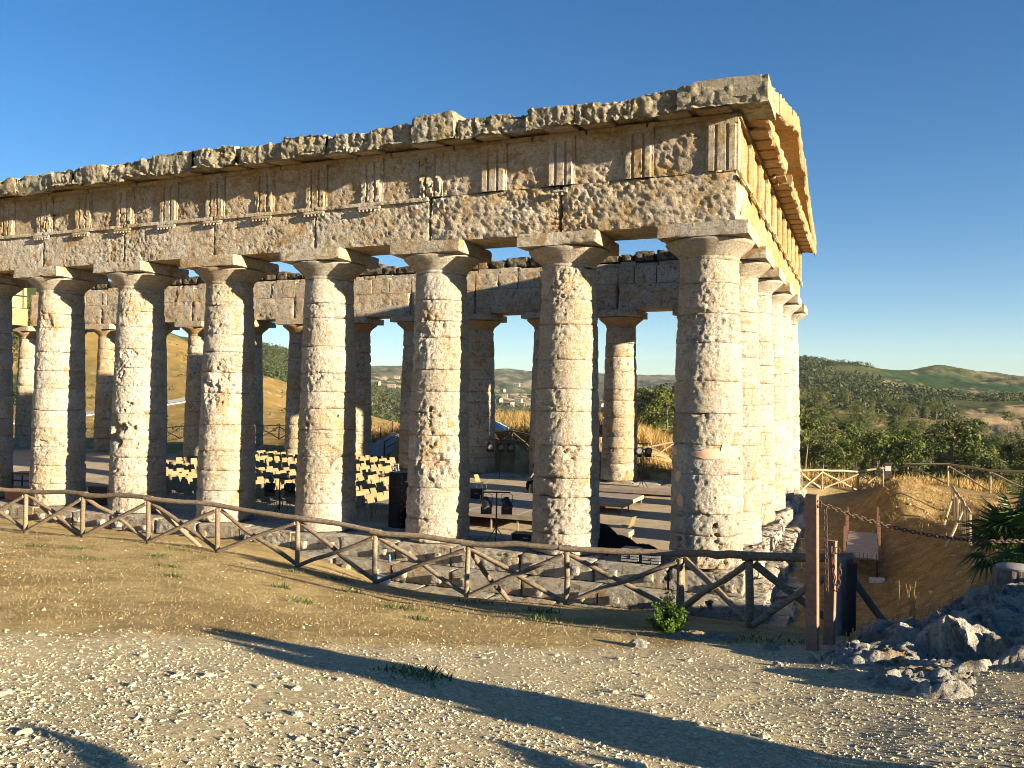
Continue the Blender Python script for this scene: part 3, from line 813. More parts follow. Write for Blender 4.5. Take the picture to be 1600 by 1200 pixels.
# ---- entablature of the near flank
Z_A, Z_T, Z_F, Z_G0, Z_G1 = H_CO, 10.64, 10.76, 12.26, 12.93
YF = -0.88                                     # face of architrave and frieze
def flank_entablature():
    for b_ in range(10):
        xa, xb = COLX[b_], COLX[b_+1]
        if b_ == 0: xa = 0.88
        worn = b_ <= 1
        cell = 0.055 if b_ < 7 else 0.12
        blk = stone('architrave_block', block(((xa+xb)/2, -0.44, (Z_A+(Z_F-0.01 if worn else Z_T))/2), (xa-xb-0.012, 0.87, (Z_F-0.01 if worn else Z_T)-Z_A), cell, [1.35, 1.3, 0.7, 0.6, 0.6, 0.6, 0.7, 0.8, 0.9, 0.9][b_], 0.04 if not worn else 0.08, ('z+', 'z-')), M['worn'] if worn else M['archi'], temple)
        stone('architrave_backer', block(((xa+xb)/2, 0.44, (Z_A+Z_T)/2), (xa-xb-0.012, 0.86, Z_T-Z_A), 0.25, 0.8, 0.05, ('z+', 'z-')), M['archi'], temple)
        # fillet and the small blocks with pegs below each triglyph
        if not worn:
            stone('taenia', block(((xa+xb)/2, -0.46, (Z_T+Z_F)/2), (xa-xb-0.012, 1.0, Z_F-Z_T-0.004), cell, 0.35, 0.04, ('z+', 'z-')), M['archi'], blk)
        tg = [xa if b_ else 0.45, (COLX[b_]+COLX[b_+1])/2]
        for q, tx in enumerate(tg):
            if worn and not (b_ == 1 and q == 0): continue
            if (b_, q) in ((2, 0), (6, 1)): continue
            rw = 0.86 if not worn else 0.5
            mb = MB(); v_, f_ = block((tx, -0.94, Z_T-0.07), (rw, 0.13, 0.125), 0.06, 0.25, 0.015, ()); mb.add(v_, f_)
            for g in range(6 if not worn else 3): mb.lathe([(0.045, Z_T-0.185), (0.034, Z_T-0.12)], 7, (tx-rw*0.42+g*0.145, -0.955, 0))
            rg = stone('regula', mb, M['archi'], blk, 40)
    # frieze: triglyphs proud of metopes
    tw, n_ = 0.87, 0
    xs = []
    for b_ in range(10):
        xs.append(COLX[b_] if b_ else 0.445); xs.append((COLX[b_]+COLX[b_+1])/2 if b_ else (0.445+COLX[1])/2)
    xs.append(COLX[10])
    for k, tx in enumerate(xs):
        cell = 0.055 if k < 14 else 0.11
        zb = Z_F + 0.004; zt = Z_G0 - 0.10
        e = rd.choice([0.7, 1.1, 1.4, 1.7]) if k else 0.5
        tri = triglyph((tx, YF-0.045, zb, zt), tw, cell, e)
        stone('triglyph', tri, M['frieze'] if k else M['archi'], temple, 40)
        if k+1 < len(xs):
            x1, x2 = tx-tw/2-0.006, xs[k+1]+tw/2+0.006
            e = [1.3, 0.9, 0.9, 1.1, 0.5, 0.4, 0.6, 0.7][k % 8]
            stone('metope', block(((x1+x2)/2, -0.60, (zb+zt)/2), (x1-x2-0.006, 0.50, zt-zb-0.006), cell, e, 0.03, ('z+', 'z-', 'x+', 'x-')), M['frieze'], temple)
    # backing courses behind the frieze
    for b_ in range(10):
        xa, xb = (COLX[b_] if b_ else 0.33), COLX[b_+1]
        stone('frieze_backer', block(((xa+xb)/2, 0.22, (Z_F+Z_G0)/2-0.05), (xa-xb-0.012, 1.12, Z_G0-Z_F-0.12), 0.3, 0.9, 0.06, ('z+', 'z-')), M['far'], temple)
    # bed course under the cornice
    x = 0.86
    while x > COLX[10]:
        L = rd.uniform(1.6, 2.6)
        stone('bed_moulding', block((x-L/2, -0.50, Z_G0-0.045), (L-0.012, 0.92, 0.115), 0.09, 0.35, 0.02, ('z+', 'z-')), M['frieze'], temple)
        x -= L

def triglyph(pos, w, cell, ero):
    """slab with two full channels and two half channels"""
    tx, y, z0, z1 = pos
    pr = [(-.5, .055), (-.44, .055), (-.40, 0), (-.235, 0), (-.20, .06), (-.155, .06), (-.12, 0), (.12, 0), (.155, .06), (.20, .06), (.235, 0), (.40, 0), (.44, .055), (.5, .055)]
    xs = np.array([p[0] for p in pr])*w + tx; ys = np.array([p[1] for p in pr]) + y
    xs = np.concatenate([[xs[0]], xs, [xs[-1]]]); ys = np.concatenate([[y+0.5], ys, [y+0.5]])
    # refine across
    X, Y = [], []
    for a in range(len(xs)-1):
        L = math.hypot(xs[a+1]-xs[a], ys[a+1]-ys[a]); k = max(1, int(L/cell)) if 0 < a < len(xs)-2 else 2
        for t in range(k): X.append(xs[a]+(xs[a+1]-xs[a])*t/k); Y.append(ys[a]+(ys[a+1]-ys[a])*t/k)
    X.append(xs[-1]); Y.append(ys[-1]); X = np.array(X); Y = np.array(Y)
    zt = z1-0.16
    zz = np.concatenate([np.linspace(z0, zt, max(3, int((zt-z0)/cell))), [zt+0.012], np.linspace(zt+0.03, z1, 3)])
    nz, nx = len(zz), len(X)
    YY = np.repeat(Y[None, :], nz, 0)
    fl = (zz > zt+0.005)[:, None]                          # plain band on top
    YY = np.where(fl & (YY < y+0.3), np.minimum(YY, y-0.004), YY)
    P = np.stack([np.repeat(X[None, :], nz, 0), YY, np.repeat(zz[:, None], nx, 1)], -1).reshape(-1, 3)
    d = np.minimum(stone_disp(P, ero), 0.01) - 0.06*np.clip(ero-0.8, 0, 1)*sstep(0.42, 0.6, fbm(P*1.8+50, 3))
    m = P[:, 1] < y+0.2
    P[m, 1] -= d[m]*0.9
    i = np.arange(nz-1)[:, None]*nx; j = np.arange(nx-1)[None, :]
    q = np.stack([i+j, i+j+1, i+nx+j+1, i+nx+j], -1).reshape(-1, 4)
    return P, [q]

def cornice_block(mid, L, cell, ero, ztop, depth_face, axis='x', zlow=Z_G0, tilt=0.0, yback=0.35):
    """overhanging cornice slab: built along local x, face towards -y, then turned"""
    nx = max(2, int(L/cell))
    # section (y, z): soffit from the wall outwards, drip, face, top
    face = depth_face
    sec = [(-0.55, zlow+0.08), (-0.80, zlow+0.10), (-1.10, zlow+0.07), (-1.40, zlow+0.03), (-face+0.10, zlow+0.02), (-face+0.08, zlow-0.05), (-face+0.01, zlow-0.06), (-face, zlow+0.0)]
    hz = ztop-zlow
    for t in np.linspace(0.1, 0.97, max(4, int(hz/cell))): sec.append((-face-0.02*math.sin(t*3), zlow+hz*t))
    sec += [(-face+0.06, ztop)]
    for yy in np.linspace(-face+0.2, yback, 7): sec.append((yy, ztop+0.01))
    sec += [(yback, zlow+0.08)]
    sec = np.array(sec); ns = len(sec)
    xs = np.linspace(-L/2+0.006, L/2-0.006, nx+1)
    P = np.zeros((nx+1, ns, 3)); P[:, :, 0] = xs[:, None]; P[:, :, 1] = sec[None, :, 0]; P[:, :, 2] = sec[None, :, 1]
    P = P.reshape(-1, 3)
    c = np.array(mid); R = rotz3(0 if axis == 'x' else math.pi/2)
    Pw = P @ R.T + np.array([c[0], c[1], 0])
    if tilt: pass
    d = stone_disp(Pw*1.0+np.array([0, 0, 5.0]), ero)
    nrm = np.zeros((ns, 2))
    tn = np.gradient(sec, axis=0); nrm[:, 0] = tn[:, 1]; nrm[:, 1] = -tn[:, 0]
    nrm /= np.linalg.norm(nrm, axis=1)[:, None]+1e-9
    ctr = sec.mean(0)
    s_ = np.sign(((sec-ctr)*nrm).sum(1)); nrm *= np.where(s_ == 0, 1, s_)[:, None]
    nn = np.tile(nrm, (nx+1, 1))
    outer = np.tile((sec[:, 0] < -0.9).astype(float), nx+1)
    e = np.exp(-(L/2-np.abs(P[:, 0]))/0.07)*np.clip(fbm(Pw*2.0+9, 3)-0.46, 0, 1)*0.55*outer
    edge = np.tile(np.exp(-((sec[:, 0]+face)**2+(sec[:, 1]-ztop)**2)/0.05) + np.exp(-((sec[:, 0]+face)**2+(sec[:, 1]-zlow)**2)/0.02), nx+1)
    big = np.clip(fbm(Pw*1.9+77, 4)-0.46, 0, 1)*0.9
    streak = fbm(Pw*np.array([6.5, 6.5, 1.4])+5, 3, 0.6)-0.5
    d = d + 0.11*ero*streak - 0.10*np.clip(fbm(Pw*np.array([3.0, 3.0, 9.0])+21, 3)-0.55, 0, 1)
    dd = (d*1.25 - 0.01)*(0.25+0.75*outer) - e*ero - edge*big*ero*0.65
    dd = np.minimum(dd, 0.05)
    P[:, 1] += nn[:, 0]*dd; P[:, 2] += nn[:, 1]*dd
    if tilt: P[:, 2] += tilt*P[:, 0]
    V = P @ R.T + np.array([c[0], c[1], c[2] if len(c) > 2 else 0])
    i = np.arange(nx)[:, None]*ns; j = np.arange(ns)[None, :]; j2 = (j+1) % ns
    q = np.stack([i+j, i+j2, i+ns+j2, i+ns+j], -1).reshape(-1, 4)
    F = [q[:, ::-1], np.arange(ns)[None, :], (np.arange(ns)[::-1]+nx*ns)[None, :]]
    return V, F

def flank_cornice():
    x = 1.72; k = 0
    rg = random.Random(5)
    plan = [(2.35, 12.93, 0.55, 1.70), (1.25, 12.90, 1.0, 1.62), (1.65, 12.86, 1.1, 1.64), (1.45, 12.90, 1.0, 1.66), (0.8, 12.84, 1.1, 1.60), (1.5, 12.86, 1.2, 1.62), (1.45, 13.10, 0.5, 1.76), (1.6, 12.92, 1.1, 1.66), (1.6, 12.88, 1.2, 1.64), (1.7, 12.98, 1.0, 1.72), (2.0, 12.86, 1.1, 1.62)]
    while x > COLX[10]:
        if k < len(plan): L, zt, e, fa = plan[k]
        else: L, zt, e, fa = rg.uniform(1.1, 2.3), rg.uniform(12.84, 12.99), rg.uniform(0.8, 1.25), rg.uniform(1.6, 1.72)
        cb = stone('cornice_block', cornice_block((x-L/2, 0.0), L, 0.06 if k < 16 else 0.11, e, zt, fa, yback=0.3), M['geison'], temple, 75)
        x -= L; k += 1
    # slanting slabs under the overhang
    for k, tx in enumerate(np.arange(0.3, COLX[8], -1.085)):
        if k % 7 in (2, 5): continue
        mb = MB(); a = math.atan2(0.08, 0.6)
        mb.box((tx, -1.22, Z_G0+0.025), (0.86, 0.58, 0.07), np.array([[1, 0, 0], [0, math.cos(a), -math.sin(a)], [0, math.sin(a), math.cos(a)]]))
        build('mutule', mb, M['frieze'], temple)
flank_entablature()
flank_cornice()

# ---- facade towards the right: architrave, frieze, cornice, gable
def facade():
    for b_ in range(5):
        ya = FRY[b_] if b_ else 0.0; yb = FRY[b_+1] if b_ < 4 else W_T+0.88
        e = 0.45
        stone('architrave_block', block((0.44, (ya+yb)/2, (Z_A+Z_T)/2), (0.87, yb-ya-0.012, Z_T-Z_A), 0.12 if b_ < 2 else 0.2, e, 0.05, ('z+', 'z-')), M['front'], temple)
        stone('architrave_backer', block((-0.44, (max(ya, 0.9)+min(yb, 20.3))/2, (Z_A+Z_T)/2), (0.86, min(yb, 20.3)-max(ya, 0.9)-0.012, Z_T-Z_A), 0.35, 0.7, 0.05, ('z+', 'z-')), M['far'], temple)
        stone('taenia', block((0.46, (ya+yb)/2, (Z_T+Z_F)/2), (1.0, yb-ya-0.012, Z_F-Z_T-0.004), 0.16, 0.3, 0.03, ('z+', 'z-')), M['front'], temple)
    ys = []
    for b_ in range(5):
        ys.append(FRY[b_] if b_ else -0.445); ys.append((FRY[b_]+FRY[b_+1])/2 if b_ else (-0.445+FRY[1])/2)
    ys.append(W_T+0.445)
    zb, zt = Z_F+0.004, Z_G0-0.10
    for k, ty in enumerate(ys):
        P, F = triglyph((0.0, YF-0.045, zb, zt), 0.87, 0.08, 0.3)
        V = P.copy(); V[:, 0] = -P[:, 1]; V[:, 1] = P[:, 0] + ty
        if k: stone('triglyph', (V, F), M['front'], temple, 40)
        mb = MB(); mb.box((0.945, ty, Z_T-0.06), (0.10, 0.86, 0.115))
        for g in range(6): mb.lathe([(0.045, Z_T-0.17), (0.035, Z_T-0.115)], 6, (0.945, ty-0.34+g*0.136, 0))
        build('regula', mb, M['front'], temple)
        if k+1 < len(ys):
            y1, y2 = ty+0.44, ys[k+1]-0.44
            stone('metope', block((0.60, (y1+y2)/2, (zb+zt)/2), (0.50, y2-y1-0.006, zt-zb-0.006), 0.16, 0.5, 0.03, ('z+', 'z-', 'y+', 'y-')), M['front'], temple)
    stone('frieze_backer', block((-0.22, W_T/2, (Z_F+Z_G0)/2-0.05), (1.12, W_T-0.9, Z_G0-Z_F-0.12), 0.6, 0.8, 0.05, ('z+', 'z-')), M['far'], temple)
    stone('bed_moulding', block((0.50, W_T/2, Z_G0-0.045), (0.92, W_T+1.7, 0.115), 0.3, 0.3, 0.02, ('z+', 'z-')), M['front'], temple)
    # horizontal cornice, broken away in one place
    y = -1.64; k = 0; rg = random.Random(8)
    while y < W_T+1.6:
        L = [1.7, 1.9, 2.0, 1.8, 1.5, 2.0][k % 6]
        L = min(L, W_T+1.66-y)
        fa = 1.58; zt = 12.62
        if 5.2 < y < 6.6: fa = 1.18
        if k: V = stone('cornice_block', cornice_block((0.0, y+L/2), L, 0.12, 0.42, zt, fa, axis='y', yback=0.3), M['front'], temple, 75)
        y += L; k += 1
    for k, ty in enumerate(np.arange(1.2, W_T+0.6, 1.07)):
        mb = MB(); mb.box((1.18, ty, Z_G0+0.03), (0.56, 0.86, 0.07)); build('mutule', mb, M['front'], temple)
    # gable wall and raking cornice
    zg, za = 12.63, 15.25
    for side in (0, 1):
        for k in range(5):
            a0, a1 = k/5, (k+1)/5
            y0 = -0.9+a0*(W_T/2+0.9); y1 = -0.9+a1*(W_T/2+0.9)
            z0_, z1_ = zg+a0*(za-zg)+0.02, zg+a1*(za-zg)+0.02
            if side: y0, y1 = W_T-y0, W_T-y1
            mb = MB()
            v = np.array([[0.45, y0, zg], [0.45, y1, zg], [0.45, y1, z1_], [0.45, y0, z0_], [-0.25, y0, zg], [-0.25, y1, zg], [-0.25, y1, z1_], [-0.25, y0, z0_]])
            mb.add(v, np.array([[0, 1, 2, 3], [7, 6, 5, 4], [0, 4, 5, 1], [1, 5, 6, 2], [2, 6, 7, 3], [3, 7, 4, 0]]))
            build('gable_block', mb, M['front'], temple)
        n = 8
        half = W_T/2+1.68
        sl = (za-zg)/(W_T/2+0.9)
        for k in range(n):
            L = half/n
            yc = -1.68+(k+0.5)*L
            zc = 12.52 + (yc+0.9)*sl
            tl = sl
            if side: yc = W_T-yc; tl = -sl
            stone('raking_cornice_block', cornice_block((0.0, yc, zc-Z_G0), L+0.02, 0.13, 0.4, Z_G0+0.62, 1.56+0.06*rg.random(), axis='y', tilt=tl, yback=0.2), M['geison'] if k < 2 and not side else M['front'], temple, 75)
facade()

# ---- far flank seen from inside, and the rear facade
def far_entablature():
    rg = random.Random(21)
    for b_ in range(13):
        xa = COLX[b_] if b_ else -0.9; xb = COLX[b_+1] if b_ < 12 else XB+0.9
        stone('architrave_backer', block(((xa+xb)/2, W_T-0.44, (Z_A+Z_T)/2+0.05), (xa-xb-0.012, 0.87, Z_T-Z_A+0.1), 0.16, 1.0, 0.06, ('z+', 'z-')), M['far'], temple)
        stone('architrave_block', block(((xa+xb)/2, W_T+0.44, (Z_A+Z_T)/2), (xa-xb-0.012, 0.86, Z_T-Z_A), 0.8, 0.5, 0.05, ('z+', 'z-')), M['archi'], temple)
        x = xa
        while x > xb+0.1:
            L = min(rg.uniform(1.2, 2.2), x-xb)
            zt = 11.72+rg.uniform(-0.06, 0.06)
            stone('frieze_backer', block((x-L/2, W_T-0.18+rg.uniform(-.03, .03), (Z_F+zt)/2+0.01), (L-0.006, 1.2, zt-Z_F), 0.12, 0.55, 0.012, ('z-',)), M['far'], temple)
            zt2 = 12.0+rg.uniform(-0.05, 0.08)
            stone('frieze_backer', block((x-L/2, W_T+0.10, (zt2+zt)/2), (L-0.006, 1.0, zt2-zt), 0.14, 0.7, 0.02, ('z-',)), M['far'], temple)
            x -= L
        x = xa
        while x > xb+0.1:
            L = min(rg.uniform(0.9, 1.9), x-xb)
            zt = 12.62+rg.uniform(-0.16, 0.16)
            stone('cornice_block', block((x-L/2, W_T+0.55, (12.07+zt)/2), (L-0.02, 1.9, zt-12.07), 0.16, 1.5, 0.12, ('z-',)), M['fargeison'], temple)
            x -= L
    for b_ in range(1, 5):
        ya, yb = FRY[b_], FRY[b_+1]
        if b_ == 4: yb = W_T-0.9
        stone('architrave_backer', block((XB, (ya+yb)/2, (Z_A+Z_T)/2), (1.7, yb-ya-0.012, Z_T-Z_A), 0.3, 0.8, 0.05, ('z+', 'z-')), M['front'], temple)
        for (z0, z1) in ((Z_T+0.01, 11.6), (11.61, 12.5)):
            y = ya
            while y < yb-0.1:
                L = min(1.45, yb-y)
                stone('frieze_backer', block((XB+0.1, y+L/2, (z0+z1)/2), (1.3, L-0.05, z1-z0-0.01), 0.3, 0.6, 0.05, ()), M['front'], temple)
                y += L
far_entablature()

# ---- stepped base
def steps():
    rg = random.Random(4)
    rows = [(0.0, -0.58, -1.26, 1.15), (-0.58, -1.08, -1.80, 0.2), (-1.08, -1.6, -2.35, -0.4)]
    for k, (zt, zb, yf, yb) in enumerate(rows):
        x = -yf-0.04 if k else 1.20
        while x > -34:
            L = rg.uniform(1.9, 2.3)
            near_ = x > -30
            e = rg.uniform(0.6, 1.5)
            top = zt + (rg.uniform(-0.03, 0.0) if k == 0 else 0)
            blk = stone('step_block', block((x-L/2, (yf+yb)/2+rg.uniform(-.02, .02), (top+zb)/2), (L-0.008, yb-yf, top-zb-0.006), 0.07 if x > -20 else 0.14, e*0.5, 0.025, ('z-', 'y+')), M['step'], temple)
            if k < 2 and near_:
                for q in (-0.27, 0.27):
                    if rg.random() < 0.14: continue
                    bx = x-L/2+q*L+rg.uniform(-.08, .08)
                    w, h = rg.uniform(0.24, 0.36), rg.uniform(0.22, 0.30)
                    stone('boss', block((bx, yf-0.07, (zt+zb)/2-0.04+rg.uniform(-.04, .04)), (w, 0.22, h), 0.07, 0.6, 0.06, ('y+',)), M['step'], blk, 60)
            x -= L
    # worn front steps under the facade
    for k, (zt, zb, xf, xb_) in enumerate([(0.0, -0.58, 1.30, -1.15), (-0.58, -1.08, 1.85, 0.2), (-1.08, -1.55, 2.45, 0.6)]):
        y = -1.24 if k == 0 else [-1.24, -1.78, -2.33][k]
        if k == 0: y = 1.16
        while y < W_T+1.2:
            L = rg.uniform(0.9, 1.7)
            o = rg.uniform(-0.16, 0.05)
            stone('step_block', block(((xf+o+xb_)/2, y+L/2, (zt+zb)/2+rg.uniform(-.04, .0)), (xf+o-xb_, L-0.03, zt-zb-0.01), 0.09 if y < 8 else 0.2, 1.7, 0.16, ('z-', 'x-')), M['column'], temple)
            y += L
    # far side and rear: single kerb of blocks along the floor
    x = 1.2
    while x > -57:
        L = rg.uniform(1.4, 2.2)
        stone('step_block', block((x-L/2, W_T, -0.28+rg.uniform(-.04, .02)), (L-0.03, 2.3, 0.6), 0.28, 1.2, 0.12, ('z-',)), M['step'], temple)
        stone('step_block', block((x-L/2, W_T+0.7, -0.9), (L-0.03, 2.2, 0.62), 0.5, 1.0, 0.1, ('z-',)), M['step'], temple)
        x -= L
    y = 13.0
    while y < W_T-1.2:
        L = 1.7
        stone('step_block', block((XB, y+L/2, -0.28), (2.3, L-0.03, 0.6), 0.3, 1.2, 0.12, ('z-',)), M['step'], temple)
        y += L
steps()
# ------------------------------------------------------------------ log fences
def log(mb_name, a, b, r0, r1, mat, parent, n=9, wob=0.02):
    a = np.array(a, float); b = np.array(b, float)
    L = np.linalg.norm(b-a); k = max(3, int(L/0.3))
    t = np.linspace(0, 1, k)
    pts = a + (b-a)*t[:, None]
    w = (fbm(pts*1.1+a, 2)-0.5)*2*wob*4*np.sin(math.pi*t)
    pts = pts + w[:, None]*np.array([0.3, 0.5, 1.0])
    rr = (r0+(r1-r0)*t)*(1+0.40*(fbm(pts*3.5, 3)-0.5))
    mb = MB(); mb.tube(pts, rr, n)
    return build(mb_name, mb, mat, parent, smooth=True, sharp=50)

def log_fence(label, pts, h, mat, r=0.05, side=-1, brace=True, both=True, group=None, n=10, props=()):
    """pts: post bases (x, y, z); top rail, posts, crossed braces"""
    f = thing('log_fence', label, 'fence', tuple(pts[0]), group=group)
    P = [np.array(p, float) for p in pts]
    for k, p in enumerate(P):
        log('post', p-np.array([0, 0, 0.12]), p+np.array([random.uniform(-.02, .02), random.uniform(-.02, .02), h-0.02]), r*1.08, r*0.95, mat, f, n)
    for k in range(len(P)-1):
        a, b = P[k], P[k+1]; d = (b-a)/np.linalg.norm(b-a)
        nrm = np.array([d[1], -d[0], 0])*side
        up = np.array([0, 0, h])
        log('rail', a+up-d*0.12+np.array([0, 0, r*0.8]), b+up+d*0.10+np.array([0, 0, r*0.8+0.012]), r*1.12, r*1.0, mat, f, n)
        if brace:
            o = nrm*r*1.0
            log('brace', a+up*0.93+d*0.04+o, b+np.array([0, 0, 0.05])-d*0.06+o, r*0.88, r*0.82, mat, f, n)
            if both: log('brace', a+np.array([0, 0, 0.05])+d*0.06-o*0.8, b+up*0.93-d*0.04-o*0.8, r*0.86, r*0.8, mat, f, n)
    for a, b in props: log('prop', a, b, r, r*0.9, mat, f, n)
    return f

def on_ground(lst, dz=0.0): return [(x, y, gz(x, y)+dz) for x, y in lst]

fx = [(-18.8, -9.58), (-16.85, -9.56), (-14.86, -9.53), (-12.9, -9.52), (-10.88, -9.48), (-8.87, -9.46), (-6.8, -9.40), (-4.88, -9.40), (-2.86, -9.36), (-0.88, -9.34), (1.16, -9.30)]
pp = on_ground(fx)
def prop(x, y): return ((x, y, gz(x, y)+0.95), (x+0.35, y+1.25, gz(x+0.35, y+1.25)))
log_fence('long brown log fence with crossed braces running in front of the temple columns', pp, 0.98, M['log'], 0.052,
          props=[prop(fx[k][0], fx[k][1]) for k in (2, 4, 8)])
pp2 = [pp[-1]] + on_ground([(2.55, -10.95), (3.86, -11.20)])
pp2 = [(x+0.0, y+(0.13 if k == 0 else 0), z) for k, (x, y, z) in enumerate(pp2)]
f2 = log_fence('short shaded log fence at the temple corner ending beside the rusty posts', pp2, 1.0, M['log'], 0.06)
log('brace', (3.95, -11.2, gz(3.95, -11.2)+0.75), (4.42, -11.6, gz(4.42, -11.6)+0.05), 0.05, 0.045, M['logdark'], f2)
bf = on_ground([(-60, 34.5), (-57.6, 34.1), (-55.2, 33.6), (-52.8, 33.4), (-50.4, 33.2), (-48, 33.0), (-45.6, 32.8), (-43.2, 32.5), (-40.8, 32.2), (-38.4, 31.8), (-36, 31.3)])
log_fence('dark log fence on the golden slope behind the far columns', bf, 1.1, M['logdark'], 0.05, n=6)
bf = on_ground([(-21, 26.6), (-18.9, 26.3), (-16.8, 25.4), (-14.9, 24.7), (-13.0, 24.4)])
log_fence('dark log fence with hanging floodlights behind the stage', bf, 1.0, M['log'], 0.05, n=7)
bf = on_ground([(-9.6, 23.4), (-7.9, 23.6), (-6.6, 26.0), (-4.9, 26.6), (-2.9, 26.8), (-0.9, 26.6)])
log_fence('log fence below the tall dry grass right of the second far column', bf, 1.05, M['log'], 0.05, n=7)
bf = on_ground([(-0.6, 22.9), (0.9, 23.3), (1.9, 24.5), (3.7, 26.2), (4.95, 26.7)])
log_fence('pale log fence with crossed braces just right of the last column', bf, 1.0, M['logpale'], 0.055, n=7)
bf = on_ground([(6.2, 26.3), (8.1, 26.0), (9.9, 24.8), (11.8, 23.6), (13.6, 22.5)], 0.05)
log_fence('higher pale log fence with single braces overlooking the pine valley', bf, 1.05, M['logpale'], 0.055, both=False, n=7)

# picket rail along the earthen stair
pk = thing('picket_rail', 'pale wooden rail of close pickets beside the earthen steps', 'fence', (7.05, 8.0, 0.8))
tops = []
for t in np.linspace(0, 1, 11):
    x, y = 7.2-0.25*t, 13.0-8.6*t
    z = gz(x, y)
    tops.append((x, y, z+1.0))
    log('picket', (x, y, z-0.1), (x+random.uniform(-.03, .03), y, z+0.98), 0.055, 0.05, M['logpale'], pk, 7)
log('rail', tops[0], tops[-1], 0.05, 0.05, M['logpale'], pk, 7)
log('brace', (6.7, 10.2, gz(6.7, 10.2)), (7.1, 11.5, gz(7.1, 11.5)+0.9), 0.045, 0.04, M['logpale'], pk, 7)
log('brace', (6.4, 5.4, gz(6.4, 5.4)), (7.0, 6.6, gz(7.0, 6.6)+0.9), 0.045, 0.04, M['logpale'], pk, 7)

ip = thing('information_post', 'dark brown marker post with a white plate by the pale fence', 'post', (5.2, 26.0, gz(5.2, 26.0)))
mb = MB(); mb.box((0, 0, 0.62), (0.36, 0.2, 1.30)); mb.box((0, 0, 1.29), (0.4, 0.24, 0.06)); build('shaft', mb, M['logdark'], ip, local=True)
mb = MB(); mb.box((0, -0.105, 1.02), (0.28, 0.012, 0.26)); build('plate', mb, M['white'], ip, local=True)

# ------------------------------------------------------------------ rusty gate posts and chain
def steel_post(label, base, h, w, dp, lean):
    t = thing('gate_post', label, 'post', base, group='rusty posts at the temple entrance')
    mb = MB()
    a = w/2; tk = 0.012
    lx, ly = lean
    R = np.array([[1, 0, lx], [0, 1, ly], [0, 0, 1]])
    mb.box(np.array([0, -dp/2, h/2-0.1]) @ R.T, (w, tk, h+0.2), R); mb.box(np.array([-a+tk/2, 0, h/2-0.1]) @ R.T, (tk, dp-tk*2, h+0.2), R); mb.box(np.array([a-tk/2, 0, h/2-0.1]) @ R.T, (tk, dp-tk*2, h+0.2), R)
    mb.box(np.array([0, 0, h+0.006]) @ R.T, (w, dp, 0.012), R)
    build('channel', mb, M['rust'], t, local=True)
    mb = MB(); th = np.linspace(0, 2*math.pi, 13)
    mb.tube(np.stack([a+0.02+0.03*np.cos(th), 0*th-dp/4, h-0.1+0.045*np.sin(th)], 1) @ R.T, 0.009, 6, False); build('ring', mb, M['rustdark'], t, smooth=True, local=True)
    t.rotation_euler = (0, 0, -0.30)
    return t
gp1 = (3.53, -12.88, gz(3.53, -12.88))
steel_post('tall rusty brown steel post carrying the chain', gp1, 3.46-gp1[2], 0.135, 0.09, (-0.012, 0))
gp2 = (3.70, -12.40, gz(3.70, -12.40))
steel_post('shorter rusty steel post with hanging chain ends behind the tall one', gp2, 2.84-gp2[2], 0.125, 0.09, (0.01, 0.0))
for nm, (x, y), h, lab in (('grey', (3.80, -11.45), 1.05, 'weathered blue-grey wooden post beside the rusty posts'), ('black', (3.93, -11.55), 0.98, 'charred black wooden post beside the rusty posts')):
    z = gz(x, y)
    mb = MB(); pts = np.array([[x, y, z-0.1], [x, y, z+h*0.5], [x+0.015, y, z+h]])
    mb.tube(pts, [0.062, 0.058, 0.054] if nm == 'grey' else [0.07, 0.07, 0.07], 9)
    tag(build('wooden_post', mb, simple_mat('post_'+nm, (0.15, 0.15, 0.16) if nm == 'grey' else (0.02, 0.019, 0.02), 0.9, 0.4, 7.0, 0.6, 0.02, stretch=(4, 4, 1)), smooth=True, sharp=50), lab, 'post')

def link_mesh():
    th = np.linspace(0, 2*math.pi, 15)
    sx = np.sign(np.cos(th))*0.020
    pts = np.stack([0.024*np.cos(th)+sx, 0.021*np.sin(th), 0*th], 1)
    mb = MB(); mb.tube(pts, 0.0062, 6, False)
    V, F = mb.arrays(); me = make_mesh('link', V, F, True); me.materials.append(M['rustdark']); return me
LINK = link_mesh()
def chain(label, pts):
    pts = np.array(pts); seg = np.linalg.norm(np.diff(pts, axis=0), axis=1); s = np.concatenate([[0], np.cumsum(seg)])
    n = int(s[-1]/0.066)
    t = thing('chain', label, 'chain', tuple(pts[0]))
    for k in range(n):
        a = (k+0.5)/n*s[-1]
        p = np.array([np.interp(a, s, pts[:, i]) for i in range(3)])
        q = np.array([np.interp(min(a+0.02, s[-1]), s, pts[:, i]) for i in range(3)]) - np.array([np.interp(a-0.02, s, pts[:, i]) for i in range(3)])
        o = link('link', LINK, t, tuple(p))
        o.rotation_mode = 'QUATERNION'
        o.rotation_quaternion = Vector(q).to_track_quat('X', 'Z') @ Matrix.Rotation((k % 2)*math.pi/2+0.3, 3, 'X').to_quaternion()
    return t
A_, B_ = np.array([3.63, -12.90, 3.36]), np.array([8.2, -8.85, 3.25])
tt = np.linspace(0, 1, 40)
cat = A_ + (B_-A_)*tt[:, None]; cat[:, 2] -= 0.52*(1-(2*tt-1)**2)
chain('rusty iron chain sagging from the tall post across to the right', cat)
tt = np.linspace(0, 1, 12)
chain('rusty chain end hanging straight down along the tall post', np.stack([3.655+0.03*tt, -12.86+0.05*tt, 3.30-1.0*tt], 1))
lp = np.stack([3.72+0.10*tt, -12.50+0.0*tt, 2.78-0.42*(1-(2*tt-1)**2)-0.2*tt], 1)
chain('small rusty chain loop on the shorter post', lp)

